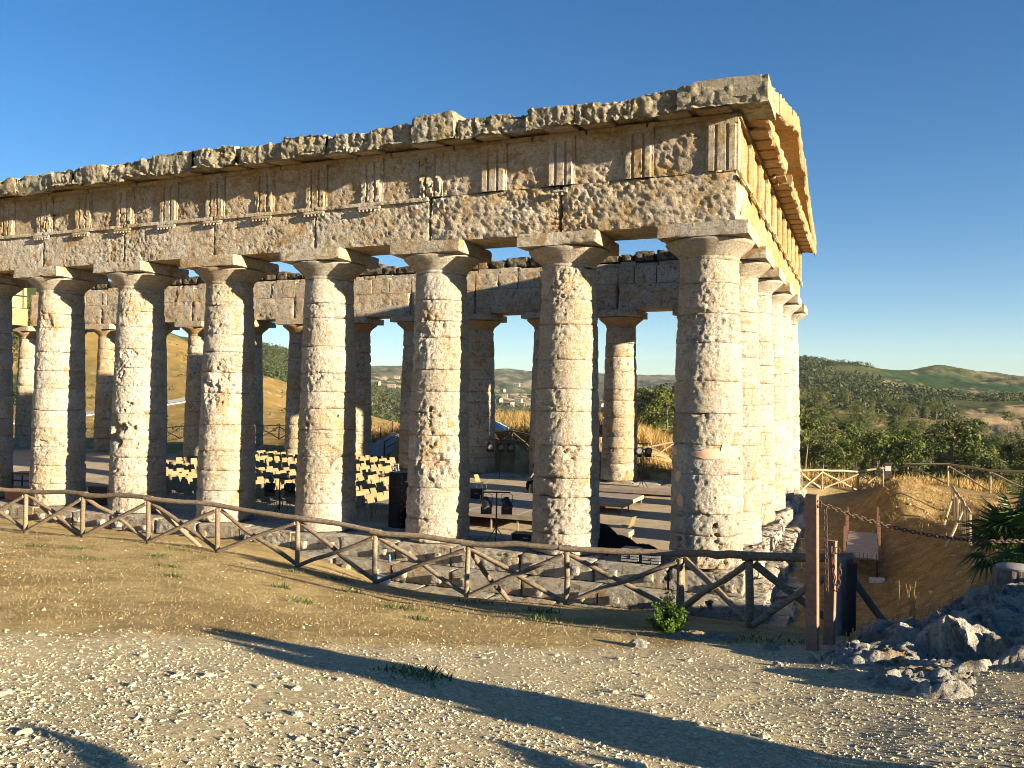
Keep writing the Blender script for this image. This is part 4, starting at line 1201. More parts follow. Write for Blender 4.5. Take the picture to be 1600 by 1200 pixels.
# ------------------------------------------------------------------ little footbridge beside the facade
fb = thing('footbridge', 'small footbridge of pale boards with rusty posts beside the facade', 'bridge', (4.0, 8.0, -1.2))
for k in range(18):
    mb = MB(); mb.box((4.0, 5.45+k*0.31, -0.46), (0.98, 0.295, 0.05)); build('board', mb, M['deck'], fb)
for sx in (-0.45, 0.45):
    mb = MB(); mb.box((4.0+sx, 8.1, -0.535), (0.06, 5.6, 0.10)); build('beam', mb, M['rustdark'], fb)
for (x, y, h) in ((3.48, 5.5, 1.05), (4.52, 5.5, 1.05), (3.48, 8.2, 1.05), (4.52, 8.2, 1.05), (3.48, 10.8, 1.05), (4.52, 10.8, 1.05)):
    mb = MB(); mb.box((x, y, -0.5+h/2), (0.07, 0.07, h)); build('post', mb, M['rust'], fb)
for sx in (3.48, 4.52):
    for z in (-0.1, 0.2, 0.5):
        mb = MB(); mb.tube([(sx, 5.5, z), (sx, 10.8, z)], 0.008, 5); build('wire', mb, M['rustdark'], fb)
for k in range(8):
    mb = MB(); mb.tube([(3.55+k*0.125, 5.28, -0.48), (3.55+k*0.125, 5.28, -0.28)], 0.008, 5); build('grating_bar', mb, M['rustdark'], fb)
mb = MB(); mb.tube([(4.45, 5.5, -0.55), (4.45, 5.5, gz(4.45, 5.5))], 0.03, 7); build('leg', mb, M['rustdark'], fb)
tag(build('stone_block', block((4.45, 5.35, gz(4.45, 5.4)+0.04), (0.5, 0.35, 0.26), 0.08, 0.4, 0.03), M['whitestone'], smooth=True, sharp=50), 'pale squared block under the leg of the footbridge', 'block')
gt = thing('wire_gate', 'thin dark wire panel behind the tall rusty post', 'gate', (2.9, 3.4, -0.6))
for k in range(6):
    mb = MB(); mb.tube([(2.3+k*0.24, 3.4+k*0.1, -0.75), (2.3+k*0.24, 3.4+k*0.1, 0.35)], 0.007, 5); build('bar', mb, M['rustdark'], gt)
for z in (-0.6, -0.25, 0.0, 0.33):
    mb = MB(); mb.tube([(2.25, 3.38, z), (3.55, 3.92, z)], 0.007, 5); build('wire', mb, M['rustdark'], gt)

# ------------------------------------------------------------------ chairs
FZ = -0.10
def make_chair():
    t = thing('chair', 'cream plastic shell chair in the rows facing the stage', 'chair', (0, 0, 0), group='rows of cream shell chairs between the columns')
    # seat and back in one bent shell (seat forward = +x)
    prof = [(0.24, 0.425), (0.20, 0.445), (0.0, 0.43), (-0.15, 0.425), (-0.20, 0.45), (-0.24, 0.52), (-0.31, 0.70), (-0.365, 0.81)]
    ny = 5; V = []
    for (x, z) in prof:
        back = max(0, (z-0.45)/0.37)
        w = 0.205*(1-0.16*back)
        for s in np.linspace(-1, 1, ny): V.append((x+0.03*back*s*s, s*w, z+0.025*s*s*(1-back)))
    V = np.array(V); n = len(prof)
    V2 = V + np.array([0.012, 0, -0.014])
    i = np.arange(n-1)[:, None]*ny; j = np.arange(ny-1)[None, :]
    q = np.stack([i+j, i+j+1, i+ny+j+1, i+ny+j], -1).reshape(-1, 4)
    mb = MB(); mb.add(V, q); mb.add(V2, q[:, ::-1])
    rim = [k for k in range(ny)] + [ny*r+ny-1 for r in range(1, n)] + [ny*(n-1)+k for k in range(ny-2, -1, -1)] + [ny*r for r in range(n-2, 0, -1)]
    rim = np.array(rim); rim2 = np.roll(rim, -1)
    mb.add(np.concatenate([V, V2]), np.stack([rim, rim+len(V), rim2+len(V), rim2], 1))
    build('seat_shell', mb, M['chair'], t, smooth=True, sharp=40, local=True)
    for s in (-1, 1):
        mb = MB(); mb.tube([(0.20, s*0.2, 0), (0.14, s*0.17, 0.40), (-0.12, s*0.17, 0.40), (-0.21, s*0.2, 0)], 0.011, 6); build('leg_frame', mb, M['steel'], t, local=True)
    return t
chair0 = make_chair(); used = [False]
def seen_px(x, y, z):
    d = np.array([x, y, z])-CAM; dep = d @ _f
    return 800+FPX*(d @ _r)/dep, 600-FPX*(d @ _u)/dep
gaps = [(258, 316, 'between the fifth and sixth columns from the corner'), (396, 470, 'between the fourth and fifth columns from the corner'), (554, 612, 'beside the black loudspeaker tower'), (735, 764, 'behind the stage, next to the second gap')]
def put_chair(x, y, rot, label=None, group=None):
    z = FZ
    if not used[0]:
        used[0] = True; c = chair0; c.location = (x, y, z); c.rotation_euler = (0, 0, rot)
    else: c = copy_thing(chair0, (x, y, z), rot)
    if label: c['label'] = label
    if group: c['group'] = group
    return c
rg = random.Random(12); nch = 0
for r_ in range(20):
    x0 = -13.1 - r_*1.0
    for c_ in range(31):
        y0 = 2.3 + c_*0.62
        if c_ in (15, 16): continue
        px, py = seen_px(x0, y0, 0.4)
        for ga, gb, txt in gaps:
            if ga-6 < px < gb+6 and nch < 260:
                if txt.startswith('behind') and not (-16 < x0 and 9 < y0 < 13): continue
                put_chair(x0+rg.uniform(-.10, .10), y0+rg.uniform(-.05, .05), rg.uniform(-.22, .22)-0.30,
                          'cream plastic shell chair in the rows ' + txt, 'cream shell chairs ' + txt)
                nch += 1
put_chair(-3.15, 2.95, math.pi*0.95, 'single cream plastic chair standing apart in front of the corner column', 'lone chair')

# ------------------------------------------------------------------ stage
def stage(name, label, x0, x1, y0, y1, z, mx, my):
    t = thing(name, label, 'stage', ((x0+x1)/2, (y0+y1)/2, FZ))
    nx, ny = int(round((x1-x0)/mx)), int(round((y1-y0)/my))
    for i in range(nx):
        for j in range(ny):
            mb = MB(); cx, cy = x0+(i+.5)*mx, y0+(j+.5)*my
            mb.box((cx, cy, z-0.02+random.uniform(-.003, .003)), (mx-0.012, my-0.012, 0.04)); build('deck_panel', mb, M['deck'], t)
    mb = MB(); mb.box(((x0+x1)/2, y0+0.03, z-0.105), (x1-x0, 0.05, 0.125)); build('edge_beam', mb, M['deckedge'], t)
    mb = MB(); mb.box((x1-0.03, (y0+y1)/2+0.04, z-0.105), (0.05, y1-y0-0.08, 0.125)); build('edge_beam', mb, M['deckedge'], t)
    for i in range(nx+1):
        for j in (range(ny+1) if nx < 4 else (0, ny//2, ny)):
            lx = min(max(x0+i*mx, x0+0.06), x1-0.1); ly = min(max(y0+j*my, y0+0.09), y1-0.06)
            mb = MB(); mb.box((lx, ly, (z-0.045+FZ-0.02)/2), (0.05, 0.05, z-0.045-FZ+0.02)); build('leg', mb, M['deckedge'], t)
    return t
stage('stage_platform', 'large low wooden stage platform on legs behind the second column gap', -13.0, -6.0, 2.9, 9.0, 0.46, 1.0, 2.033)
stage('stage_platform', 'smaller pinkish wooden platform right of the big stage', -9.4, -4.85, 8.9, 12.2, 0.30, 1.1375, 1.1)
stage('stage_platform', 'long narrow walkway platform along the far columns', -9.5, -1.6, 15.3, 16.7, 0.14, 1.9, 1.4)
stage('low_table', 'tiny low wooden table beside the black cloth heap', -3.6, -2.75, 1.9, 2.6, 0.34, 0.85, 0.7)

# ------------------------------------------------------------------ lighting stands
def par_lamp(mb_list, parent, loc, aim, r=0.15, L=0.36, mats=('black', 'glass')):
    aim = np.array(aim, float); aim /= np.linalg.norm(aim); loc = np.array(loc, float)
    mb = MB(); pts = [loc-aim*L*0.55, loc-aim*L*0.45, loc-aim*L*0.1, loc, loc+aim*L*0.42]
    mb.tube(pts, [r*0.45, r*0.75, r*0.8, r, r*1.02], 14); o = build('lamp_head', mb, M[mats[0]], parent, smooth=True, sharp=40, local=True)
    mb = MB(); mb.tube([loc+aim*L*0.42, loc+aim*(L*0.42+0.012)], r*0.8, 14); build('lens', mb, M[mats[1]], o, local=True)
    return o
def light_stand(label, base, h, aim, bar=0.5, lamps=2, r=0.16, rot=0.0):
    t = thing('light_stand', label, 'stage light', base, rot)
    mb = MB(); mb.tube([(0, 0, 0.30), (0, 0, h)], 0.024, 8); build('pole', mb, M['black'], t, local=True)
    for k in range(3):
        a = k*2.094+0.5; mb = MB(); mb.tube([(0.0, 0.0, 0.55), (0.42*math.cos(a), 0.42*math.sin(a), 0.015)], 0.014, 6); build('leg', mb, M['steel'] if k == 0 else M['black'], t, local=True)
    mb = MB(); mb.tube([(-bar, 0, h), (bar, 0, h)], 0.022, 8); build('crossbar', mb, M['black'], t, local=True)
    for k in range(lamps):
        x = (-bar*0.75 + 1.5*bar*k/max(1, lamps-1)) if lamps > 1 else 0
        mb = MB(); mb.tube([(x-r*1.1, 0, h-0.30), (x-r*1.1, 0, h-0.08), (x, 0, h), (x+r*1.1, 0, h-0.08), (x+r*1.1, 0, h-0.30)], 0.012, 6); build('yoke', mb, M['black'], t, local=True)
        par_lamp(None, t, (x, 0, h-0.34), aim, r)
        mb = MB(); mb.box((x, 0.02, h-0.56), (r*2.1, 0.02, 0.24)); build('barn_door', mb, M['black'], t, local=True)
    return t
light_stand('black tripod stand with two hanging stage lamps in front of the wooden stage', (-6.31, -0.35, 0.0), 1.62, (0.3, -0.4, -0.85), 0.42, rot=0.38)
light_stand('black tripod stand with two stage lamps in front of the chair rows', (-15.9, 1.35, FZ), 1.50, (0.8, 0.5, -0.3), 0.5, r=0.19, rot=0.38)
light_stand('black stage lamps on a stand before the far column behind the stage', (-14.9, 19.2, FZ), 2.15, (0.3, -0.8, -0.4), 0.75, 3, r=0.19, rot=0.38)
light_stand('tall stand with two round stage lamps beside the second far column', (-6.2, 17.3, FZ), 2.35, (0.25, -0.95, -0.12), 0.32, 2, r=0.17, rot=0.38)
for k, (x, y) in enumerate(((-17.19, 24.85), (-16.82, 24.8), (-16.45, 24.75), (-16.12, 24.7))):
    t = thing('floodlight', 'pale round floodlight hanging on the fence behind the stage', 'stage light', (x, y, 1.35), group='row of floodlights on the back fence')
    par_lamp(None, t, (0, 0, 0.3), (0.2, -0.9, -0.3), 0.14, 0.34, ('steel', 'glass'))
    mb = MB(); mb.tube([(-0.16, 0, 0.3), (-0.16, 0.02, 0.55), (0, 0.02, 0.62), (0.16, 0.02, 0.55), (0.16, 0, 0.3)], 0.012, 6); build('bracket', mb, M['black'], t, local=True)

# loudspeaker tower
sp = thing('loudspeaker_tower', 'tall black loudspeaker tower with a column of brass knobs', 'loudspeaker', (-11.0, 1.75, FZ), -0.45)
for k in range(4):
    mb = MB(); mb.box((0, 0, 0.24+k*0.475), (0.52, 0.56, 0.47)); build('cabinet', mb, M['black'], sp, local=True)
    for q in range(2):
        mb = MB(); mb.tube([(0.255, -0.10, 0.14+k*0.475+q*0.23), (0.285, -0.10, 0.14+k*0.475+q*0.23)], 0.022, 8); build('knob', mb, M['amber'], sp, local=True)
mb = MB(); mb.box((0.02, 0, 1.93), (0.58, 0.60, 0.03)); build('lid', mb, M['black'], sp, local=True)
for z in (0.75, 1.62):
    mb = MB(); mb.box((0.265, 0.12, z), (0.02, 0.14, 0.03)); build('handle', mb, M['white'], sp, local=True)
rc = thing('red_stand_in', 'dark red stand-in shape with a pale bundle right of the loudspeaker tower', 'case', (-10.35, 1.75, FZ))  # simple shape standing in for a half-hidden seated figure in red
def lump(mb, c, s, seed, n=18, m=12, amp=0.25):
    th = np.arange(n)*2*math.pi/n; ph = np.linspace(-math.pi/2, math.pi/2, m)
    P = np.stack([np.outer(np.cos(ph), np.cos(th)), np.outer(np.cos(ph), np.sin(th)), np.repeat(np.sin(ph)[:, None], n, 1)], -1).reshape(-1, 3)
    d = 1+amp*(fbm(P*2.2+seed*5.1, 3)-0.5)*2
    V = P*d[:, None]*np.array(s)+np.array(c)
    i = np.arange(m-1)[:, None]*n; j = np.arange(n)[None, :]; j2 = (j+1) % n
    mb.add(V, np.stack([i+j, i+j2, i+n+j2, i+n+j], -1).reshape(-1, 4)); return mb
mb = MB(); mb.box((0, 0, 0.34), (0.42, 0.40, 0.68), taper=0.86); build('cloth', mb, M['maroon'], rc, local=True)
mb = MB(); lump(mb, (0, 0, 0.76), (0.2, 0.16, 0.10), 3); build('bundle', mb, M['white'], rc, smooth=True, local=True)

# black cloth heap, stacks of slats, cases
def heap(name, label, cat, pts, mat, zb, seed, amp):
    """low heap over an ellipse footprint: list of humps (x, y, rx, ry, h)"""
    xs = np.linspace(min(p[0]-p[2] for p in pts), max(p[0]+p[2] for p in pts), 56); ys = np.linspace(min(p[1]-p[3] for p in pts), max(p[1]+p[3] for p in pts), 36)
    X, Y = np.meshgrid(xs, ys); Z = np.full(X.shape, -0.06)
    for (x, y, rx, ry, h) in pts: Z = np.maximum(Z, h*np.sqrt(np.clip(1-((X-x)/rx)**2-((Y-y)/ry)**2, 0, None))-0.06*(((X-x)/rx)**2+((Y-y)/ry)**2 > 1))
    P = np.stack([X.ravel(), Y.ravel(), Z.ravel()], 1)
    P[:, 2] += amp*(fbm(P*np.array([4, 4, 0])+seed, 4)-0.5)*(P[:, 2] > 0.0); P[:, 2] += zb
    nx, ny = len(xs), len(ys); i = np.arange(ny-1)[:, None]*nx; j = np.arange(nx-1)[None, :]
    o = build(name, (P, [np.stack([i+j, i+j+1, i+nx+j+1, i+nx+j], -1).reshape(-1, 4)]), mat, smooth=True)
    return tag(o, label, cat)
heap('cloth_heap', 'heap of black cloth lying behind the fence left of the corner column', 'cloth', [(-3.35, 0.75, 0.7, 0.6, 0.85), (-2.8, 0.7, 0.7, 0.6, 0.55), (-2.2, 0.75, 0.8, 0.55, 0.28), (-1.5, 0.8, 0.5, 0.4, 0.14)], M['blackcloth'], FZ, 2.0, 0.22)
M['greyslat'] = simple_mat('grey_slat', (0.24, 0.24, 0.245), 0.8, 0.25, 9.0, 0.2, 0.004)
for q, (x, y, n, lab) in enumerate(((-1.95, -0.72, 5, 'larger stack of grey slats on the step left of the corner column'), (-1.35, -0.72, 4, 'smaller stack of grey slats nearest the corner column'))):
    t = thing('slat_stack', lab, 'slats', (x, y, 0.0))
    for k in range(n):
        for s in (-1, 1):
            mb = MB(); mb.box((s*0.13, random.uniform(-.02, .02), 0.035+k*0.075), (0.235, 0.42, 0.05)); build('slat', mb, M['greyslat'], t, local=True)
        mb = MB(); mb.box((0, 0, 0.068+k*0.075), (0.4, 0.3, 0.018)); build('spacer', mb, M['black'], t, local=True)
def case(label, loc, s, rot=0.0, mat='black'):
    t = thing('equipment_case', label, 'case', loc, rot)
    mb = MB(); mb.box((0, 0, s[2]/2), s); build('shell', mb, M[mat], t, local=True)
    mb = MB(); mb.box((0, 0, s[2]+0.012), (s[0]*1.02, s[1]*1.02, 0.024)); build('lid', mb, M[mat], t, local=True)
    for sx in (-1, 1):
        mb = MB(); mb.box((sx*s[0]*0.5, -s[1]*0.503, s[2]/2), (0.03, 0.02, s[2])); build('corner_edge', mb, M['steel'], t, local=True)
    mb = MB(); mb.box((0, -s[1]*0.51, s[2]*0.6), (0.16, 0.02, 0.04)); build('handle', mb, M['steel'], t, local=True)
    return t
case('flat black equipment case on the ground below the stage edge', (-5.9, 1.25, FZ), (0.95, 0.5, 0.24), 0.1)
case('black equipment case with metal edges between the sixth and seventh columns', (-24.3, 0.75, FZ), (0.85, 0.6, 0.78), 0.35)
case('small black case standing on the stage left of the lamps', (-10.2, 6.4, 0.46), (0.5, 0.4, 0.36), 0.3)
case('low black case at the back of the big stage', (-12.2, 9.6, FZ), (1.6, 0.6, 0.5), 0.2)
def frame_table(label, loc, s, rot, nslat, topmat):
    t = thing('slatted_bench', label, 'bench', loc, rot)
    w, d, h = s
    for sx in (-1, 1):
        for sy in (-1, 1):
            mb = MB(); mb.box((sx*w/2, sy*d/2, h/2), (0.05, 0.05, h)); build('leg', mb, M['black'], t, local=True)
    for k in range(nslat):
        mb = MB(); mb.box((0, -d/2, h*(0.25+0.72*k/(max(1, nslat-1)))), (w, 0.035, 0.075)); build('slat', mb, M[topmat] if k % 2 else M['black'], t, local=True)
    mb = MB(); mb.box((0, 0, h+0.02), (w+0.1, d+0.1, 0.04)); build('top', mb, M['black'], t, local=True)
    return t
frame_table('dark slatted bench with reddish boards at the left edge behind the fence', (-28.0, 0.9, FZ), (2.2, 0.6, 1.1), 0.3, 4, 'redwood')
frame_table('small dark frame table behind the black case left of the sixth column', (-25.6, 4.3, FZ), (0.9, 0.6, 0.8), 0.3, 3, 'black')
t = tag(build('board', MB().box((-27.6, -0.45, 0.22), (1.5, 0.05, 0.40)), M['redwood']), 'reddish brown board leaning low at the left edge of the fence', 'board')
tag(build('stone_slab', block((-5.15, -8.72, gz(-5.15, -8.72)+0.10), (0.34, 0.22, 0.22), 0.06, 0.25, 0.02), M['whitestone'], smooth=True, sharp=50), 'small white squared stone beside a fence post', 'stone')
bt = thing('bottle', 'little blue bottle standing on the lower step', 'bottle', (-9.35, -1.55, -0.58))
mb = MB(); mb.lathe([(0.035, 0.0), (0.037, 0.14), (0.03, 0.17), (0.015, 0.2)], 10); build('body', mb, M['blue'], bt, smooth=True, local=True)
mb = MB(); mb.lathe([(0.016, 0.2), (0.016, 0.225)], 8); build('cap', mb, M['white'], bt, local=True)

# white tent and the pale blue canopy behind the far columns
def canopy(name, label, loc, w, hw, hp, wallmat, roofmat, walls=True):
    t = thing(name, label, 'tent', loc, 0.3)
    for sx in (-1, 1):
        for sy in (-1, 1):
            mb = MB(); mb.tube([(sx*w/2, sy*w/2, 0), (sx*w/2, sy*w/2, hw)], 0.03, 7); build('pole', mb, M['steel'], t, local=True)
    if walls:
        for a in range(4):
            mb = MB(); mb.box(tuple(rotz3(a*math.pi/2) @ np.array([0, -w/2+0.01, hw/2+0.02])), (w*0.96, 0.015, hw-0.06), rotz3(a*math.pi/2)); build('wall', mb, wallmat, t, local=True)
    k = w/2+0.12
    v = np.array([[-k, -k, hw], [k, -k, hw], [k, k, hw], [-k, k, hw], [0, 0, hp], [-k, -k, hw-0.15], [k, -k, hw-0.15], [k, k, hw-0.15], [-k, k, hw-0.15]])
    mb = MB(); mb.add(v, [np.array([[0, 1, 4], [1, 2, 4], [2, 3, 4], [3, 0, 4]]), np.array([[5, 6, 1, 0], [6, 7, 2, 1], [7, 8, 3, 2], [8, 5, 0, 3]])]); build('roof', mb, roofmat, t, local=True)
    return t
canopy('tent', 'white canvas tent half hidden behind the second far column', (-10.25, 26.9, gz(-10.25, 26.9)), 1.85, 2.2, 3.1, M['white'], M['white'])
canopy('canopy', 'pale blue pitched canopy peeking out behind the fence lamps', (-20.1, 28.6, gz(-20.1, 28.6)), 2.6, 0.95, 1.75, M['white'], M['roofblue'], False)

# ramp behind the far columns
rp = thing('wooden_ramp', 'weathered plank ramp with dark handrails behind the far columns', 'ramp', (-28.0, 28.0, gz(-28, 28)))
a, b = np.array([-27.6, 25.2, 0.25]), np.array([-27.9, 31.2, 1.55])
M['rampgrey'] = simple_mat('grey_plank', (0.33, 0.29, 0.25), 0.9, 0.25, 4.0, 0.4, 0.01, obj=False)
for k in range(20):
    t_ = (k+0.5)/20; p = a+(b-a)*t_
    an = math.atan2(b[2]-a[2], b[1]-a[1])
    mb = MB(); mb.box(p, (2.6, 0.29, 0.05), np.array([[1, 0, 0], [0, math.cos(an), -math.sin(an)], [0, math.sin(an), math.cos(an)]])); build('plank', mb, M['rampgrey'], rp)
for sx in (-1.3, 1.3):
    for t_ in (0.02, 0.35, 0.68, 0.98):
        p = a+(b-a)*t_+np.array([sx, 0, 0]); mb = MB(); mb.box(p+np.array([0, 0, 0.2]), (0.08, 0.08, 1.6)); build('post', mb, M['logdark'], rp)
    for dz in (0.5, 0.98):
        mb = MB(); mb.tube([a+np.array([sx, 0, dz]), b+np.array([sx, 0, dz])], 0.035, 6); build('handrail', mb, M['logdark'], rp)

# road on the left hillside
def _pt(px, dep):
    d = _f + _r*(px-800)/FPX
    return CAM[0]+d[0]*dep, CAM[1]+d[1]*dep
rp_ = np.array([_pt(-250, 100), _pt(-100, 112), _pt(0, 122), _pt(145, 139), _pt(290, 162), _pt(380, 185)], float)
s_ = np.concatenate([[0], np.cumsum(np.linalg.norm(np.diff(rp_, axis=0), axis=1))]); ss = np.linspace(0, s_[-1], 60)
cx_ = np.stack([np.interp(ss, s_, rp_[:, 0]), np.interp(ss, s_, rp_[:, 1])], 1); tn_ = np.gradient(cx_, axis=0); tn_ /= np.linalg.norm(tn_, axis=1)[:, None]
nr_ = np.stack([-tn_[:, 1], tn_[:, 0]], 1)
rows = [cx_+nr_*w for w in (-1.6, 0, 1.6)]
V = np.concatenate([np.c_[r_, ground_z(r_[:, 0], r_[:, 1])+0.35] for r_ in rows]); n = len(ss)
i = np.arange(n-1)
rd_o = build('road', (V, [np.concatenate([np.stack([i+k*n, i+1+k*n, i+1+(k+1)*n, i+(k+1)*n], 1) for k in (0, 1)])]), simple_mat('pale_road', (0.40, 0.37, 0.32), 0.95, 0.1), smooth=True)
tag(rd_o, 'pale road crossing the golden hillside', kind='structure')
wl_ = MB()
r0 = cx_ - nr_*1.9; zz_ = ground_z(r0[:, 0], r0[:, 1])
wl_.tube(np.c_[r0, zz_+0.2], 0.13, 6); ro = build('parapet', wl_, M['plaster'], None); tag(ro, 'low white parapet wall along the hillside road', 'wall')

# person at the stage
def skinned(name, joints, edges, mat, parent):
    me = bpy.data.meshes.new(name)
    me.from_pydata([j[:3] for j in joints], edges, []); me.update()
    o = link(name, me, parent, local=(0, 0, 0)); me.materials.append(mat)
    sm = o.modifiers.new('skin', 'SKIN'); sv = me.skin_vertices[0].data
    for k, j in enumerate(joints): sv[k].radius = (j[3], j[4] if len(j) > 4 else j[3]); sv[k].use_root = (k == 0)
    sm.use_smooth_shade = True
    s2 = o.modifiers.new('sub', 'SUBSURF'); s2.levels = 2; s2.render_levels = 2
    return o
pz = thing('person', 'person in a grey shirt and dark trousers sitting behind the stage by the column', 'person', (-10.5, 13.7, FZ), math.radians(170))
body = [(0, 0, 0.52, .10, .08), (0.02, 0, 0.75, .11, .085), (0.08, 0, 0.97, .12, .09), (0.11, 0, 1.05, .05), (0.14, 0, 1.13, .05), (0.16, 0, 1.22, .085, .075), (0.155, 0, 1.31, .07),
        (0.07, .17, 0.98, .05), (0.20, .22, 0.76, .042), (0.40, .16, 0.70, .033), (0.48, .14, 0.70, .022), (0.07, -.17, 0.98, .05), (0.20, -.22, 0.76, .042), (0.40, -.16, 0.70, .033), (0.48, -.14, 0.70, .022),
        (0.05, .1, 0.50, .08), (0.45, .12, 0.50, .06), (0.46, .12, 0.10, .045), (0.58, .13, 0.04, .03), (0.05, -.1, 0.50, .08), (0.45, -.12, 0.50, .06), (0.46, -.12, 0.10, .045), (0.58, -.13, 0.04, .03)]
be = [(0, 1), (1, 2), (2, 3), (3, 4), (4, 5), (5, 6), (2, 7), (7, 8), (8, 9), (9, 10), (2, 11), (11, 12), (12, 13), (13, 14), (0, 15), (15, 16), (16, 17), (17, 18), (0, 19), (19, 20), (20, 21), (21, 22)]
skinned('body', body, be, M['skin'], pz)
skinned('shirt', [(0, 0, 0.55, .135, .115), (0.02, 0, 0.75, .14, .115), (0.08, 0, 0.97, .15, .12), (0.07, .19, 0.97, .07), (0.16, .22, 0.84, .062), (0.07, -.19, 0.97, .07), (0.16, -.22, 0.84, .062)], [(0, 1), (1, 2), (2, 3), (3, 4), (2, 5), (5, 6)], M['greyshirt'], pz)
skinned('trousers', [(0, 0, 0.52, .14, .12), (0.05, .1, 0.50, .10), (0.45, .12, 0.50, .08), (0.46, .12, 0.10, .06), (0.05, -.1, 0.50, .10), (0.45, -.12, 0.50, .08), (0.46, -.12, 0.10, .06)], [(0, 1), (1, 2), (2, 3), (0, 4), (4, 5), (5, 6)], M['blackcloth'], pz)
mb = MB(); lump(mb, (0.135, 0, 1.30), (0.11, 0.10, 0.12), 1, amp=0.08); build('hair', mb, M['hair'], pz, smooth=True, local=True)
mb = MB(); mb.lathe([(0.012, 0), (0.02, 0.03), (0.008, 0.05)], 6, (0.245, 0, 1.20)); build('nose', mb, M['skin'], pz, smooth=True, local=True)
case('black case on which the grey-shirted person sits', (-10.5, 13.7, FZ), (0.5, 0.5, 0.42), 0.0)
# ------------------------------------------------------------------ vegetation
def leaf_cloud(rng, centres, radii, per, size, flat=1.0, up=0.35):
    """leaf-sized quads on and in clumps"""
    n = len(centres)
    c = np.repeat(np.array(centres), per, 0); r = np.repeat(np.array(radii), per)
    d = rng.normal(size=(n*per, 3)); d /= np.linalg.norm(d, axis=1)[:, None]
    rad_ = r*(0.45+0.6*rng.random(n*per)**0.6)
    p = c + d*rad_[:, None]*np.array([1, 1, flat])
    nrm = d*0.8 + rng.normal(size=d.shape)*0.6; nrm[:, 2] += up
    nrm /= np.linalg.norm(nrm, axis=1)[:, None]
    a = np.cross(nrm, rng.normal(size=d.shape)); a /= np.linalg.norm(a, axis=1)[:, None]+1e-9
    b = np.cross(nrm, a)
    s = size*(0.6+0.8*rng.random(n*per))
    A = a*s[:, None]; B = b*(s*0.55)[:, None]
    V = np.stack([p-A, p-B*0.9, p+A, p+B], 1).reshape(-1, 3)
    F = np.arange(n*per*4).reshape(-1, 4)
    return V, F

def pine_parts(seed, h, style):
    rng = np.random.default_rng(seed)
    lean = rng.normal(size=2)*0.04*h
    zs = np.linspace(0, h*0.9, 7)
    path = np.stack([lean[0]*(zs/h)**1.5+0.05*np.sin(zs+seed), lean[1]*(zs/h)**1.5, zs], 1)
    tr = MB(); tr.tube(path, np.linspace(0.17, 0.05, 7)*h/8, 7)
    cen, rads = [], []
    if style == 'umbrella': lo, nb, sp = 0.62, 11, 0.30
    elif style == 'cone': lo, nb, sp = 0.25, 14, 0.24
    elif style == 'bare': lo, nb, sp = 0.72, 6, 0.2
    else: lo, nb, sp = 0.12, 15, 0.36
    for k in range(nb):
        t = k/(nb-1); z = h*(lo+(0.96-lo)*t)
        ang = k*2.4+rng.random()
        if style == 'cone': reach = sp*h*(1.05-t)+0.1
        elif style == 'umbrella': reach = sp*h*math.sqrt(max(0.05, 1-(t-0.35)**2*1.9))
        else: reach = sp*h*math.sqrt(max(0.08, 1-(t-0.4)**2*2.2))
        reach *= 0.6+0.5*rng.random()
        base = np.array([np.interp(z*0.93, zs, path[:, i]) for i in range(3)])
        end = np.array([base[0]+math.cos(ang)*reach, base[1]+math.sin(ang)*reach, z+0.02*h])
        tr.tube([base, (base+end)/2+np.array([0, 0, -0.02*h]), end], [0.04*h/8, 0.03*h/8, 0.012*h/8], 5)
        cen.append(end); rads.append(h*0.105*(0.8+0.5*rng.random()))
        if rng.random() < 0.6: cen.append(base*0.45+end*0.55+np.array([0, 0, 0.04*h])); rads.append(h*0.085*(0.8+0.5*rng.random()))
    cen.append(np.array([path[-1][0], path[-1][1], h*0.97])); rads.append(h*0.085)
    return tr, leaf_cloud(rng, cen, rads, 120 if style != 'bare' else 40, h*0.019, 0.75)

def tree_proto(name, label, cat, group, seed, h, style, leaf):
    t = thing(name, label, cat, (0, 0, -500), group=group)
    tr, cr = pine_parts(seed, h, style)
    build('trunk', tr, M['bark'], t, smooth=True, local=True)
    build('crown', cr, leaf, t, local=True)
    return t
protos = [
    tree_proto('pine_tree', 'green umbrella pine with a bare trunk in the valley wood', 'pine', 'umbrella pines of the valley wood', 1, 8.0, 'umbrella', M['pine']),
    tree_proto('pine_tree', 'green umbrella pine with a bare trunk in the valley wood', 'pine', 'umbrella pines of the valley wood', 2, 9.0, 'umbrella', M['pine']),
    tree_proto('pine_tree', 'dense pointed young pine in the valley wood', 'pine', 'pointed pines of the valley wood', 3, 7.0, 'cone', M['pine']),
    tree_proto('pine_tree', 'dense pointed young pine in the valley wood', 'pine', 'pointed pines of the valley wood', 4, 6.0, 'cone', M['pine']),
    tree_proto('pine_tree', 'thin half-bare pine trunk with a sparse top in the valley wood', 'pine', 'sparse pines of the valley wood', 5, 8.0, 'bare', M['wood']),
    tree_proto('bushy_tree', 'low bushy dark tree in the valley wood', 'tree', 'bushy trees of the valley wood', 6, 5.0, 'bush', M['wood']),
    tree_proto('bushy_tree', 'low bushy dark tree in the valley wood', 'tree', 'bushy trees of the valley wood', 7, 4.2, 'bush', M['pine']),
]
first = {}
SHORT = ['green umbrella pine', 'green umbrella pine', 'pointed young pine', 'pointed young pine', 'thin half-bare pine', 'low bushy dark tree', 'low bushy green tree']
def plant(k, x, y, s, rot, dz=-0.15, label=None, group=None):
    z = gz(x, y)+dz
    if k not in first:
        first[k] = True; o = protos[k]; o.location = (x, y, z); o.rotation_euler = (0, 0, rot); o.scale = (s, s, s)
    else: o = copy_thing(protos[k], (x, y, z), rot, s)
    if label: o['label'] = label
    if group: o['group'] = group
    return o
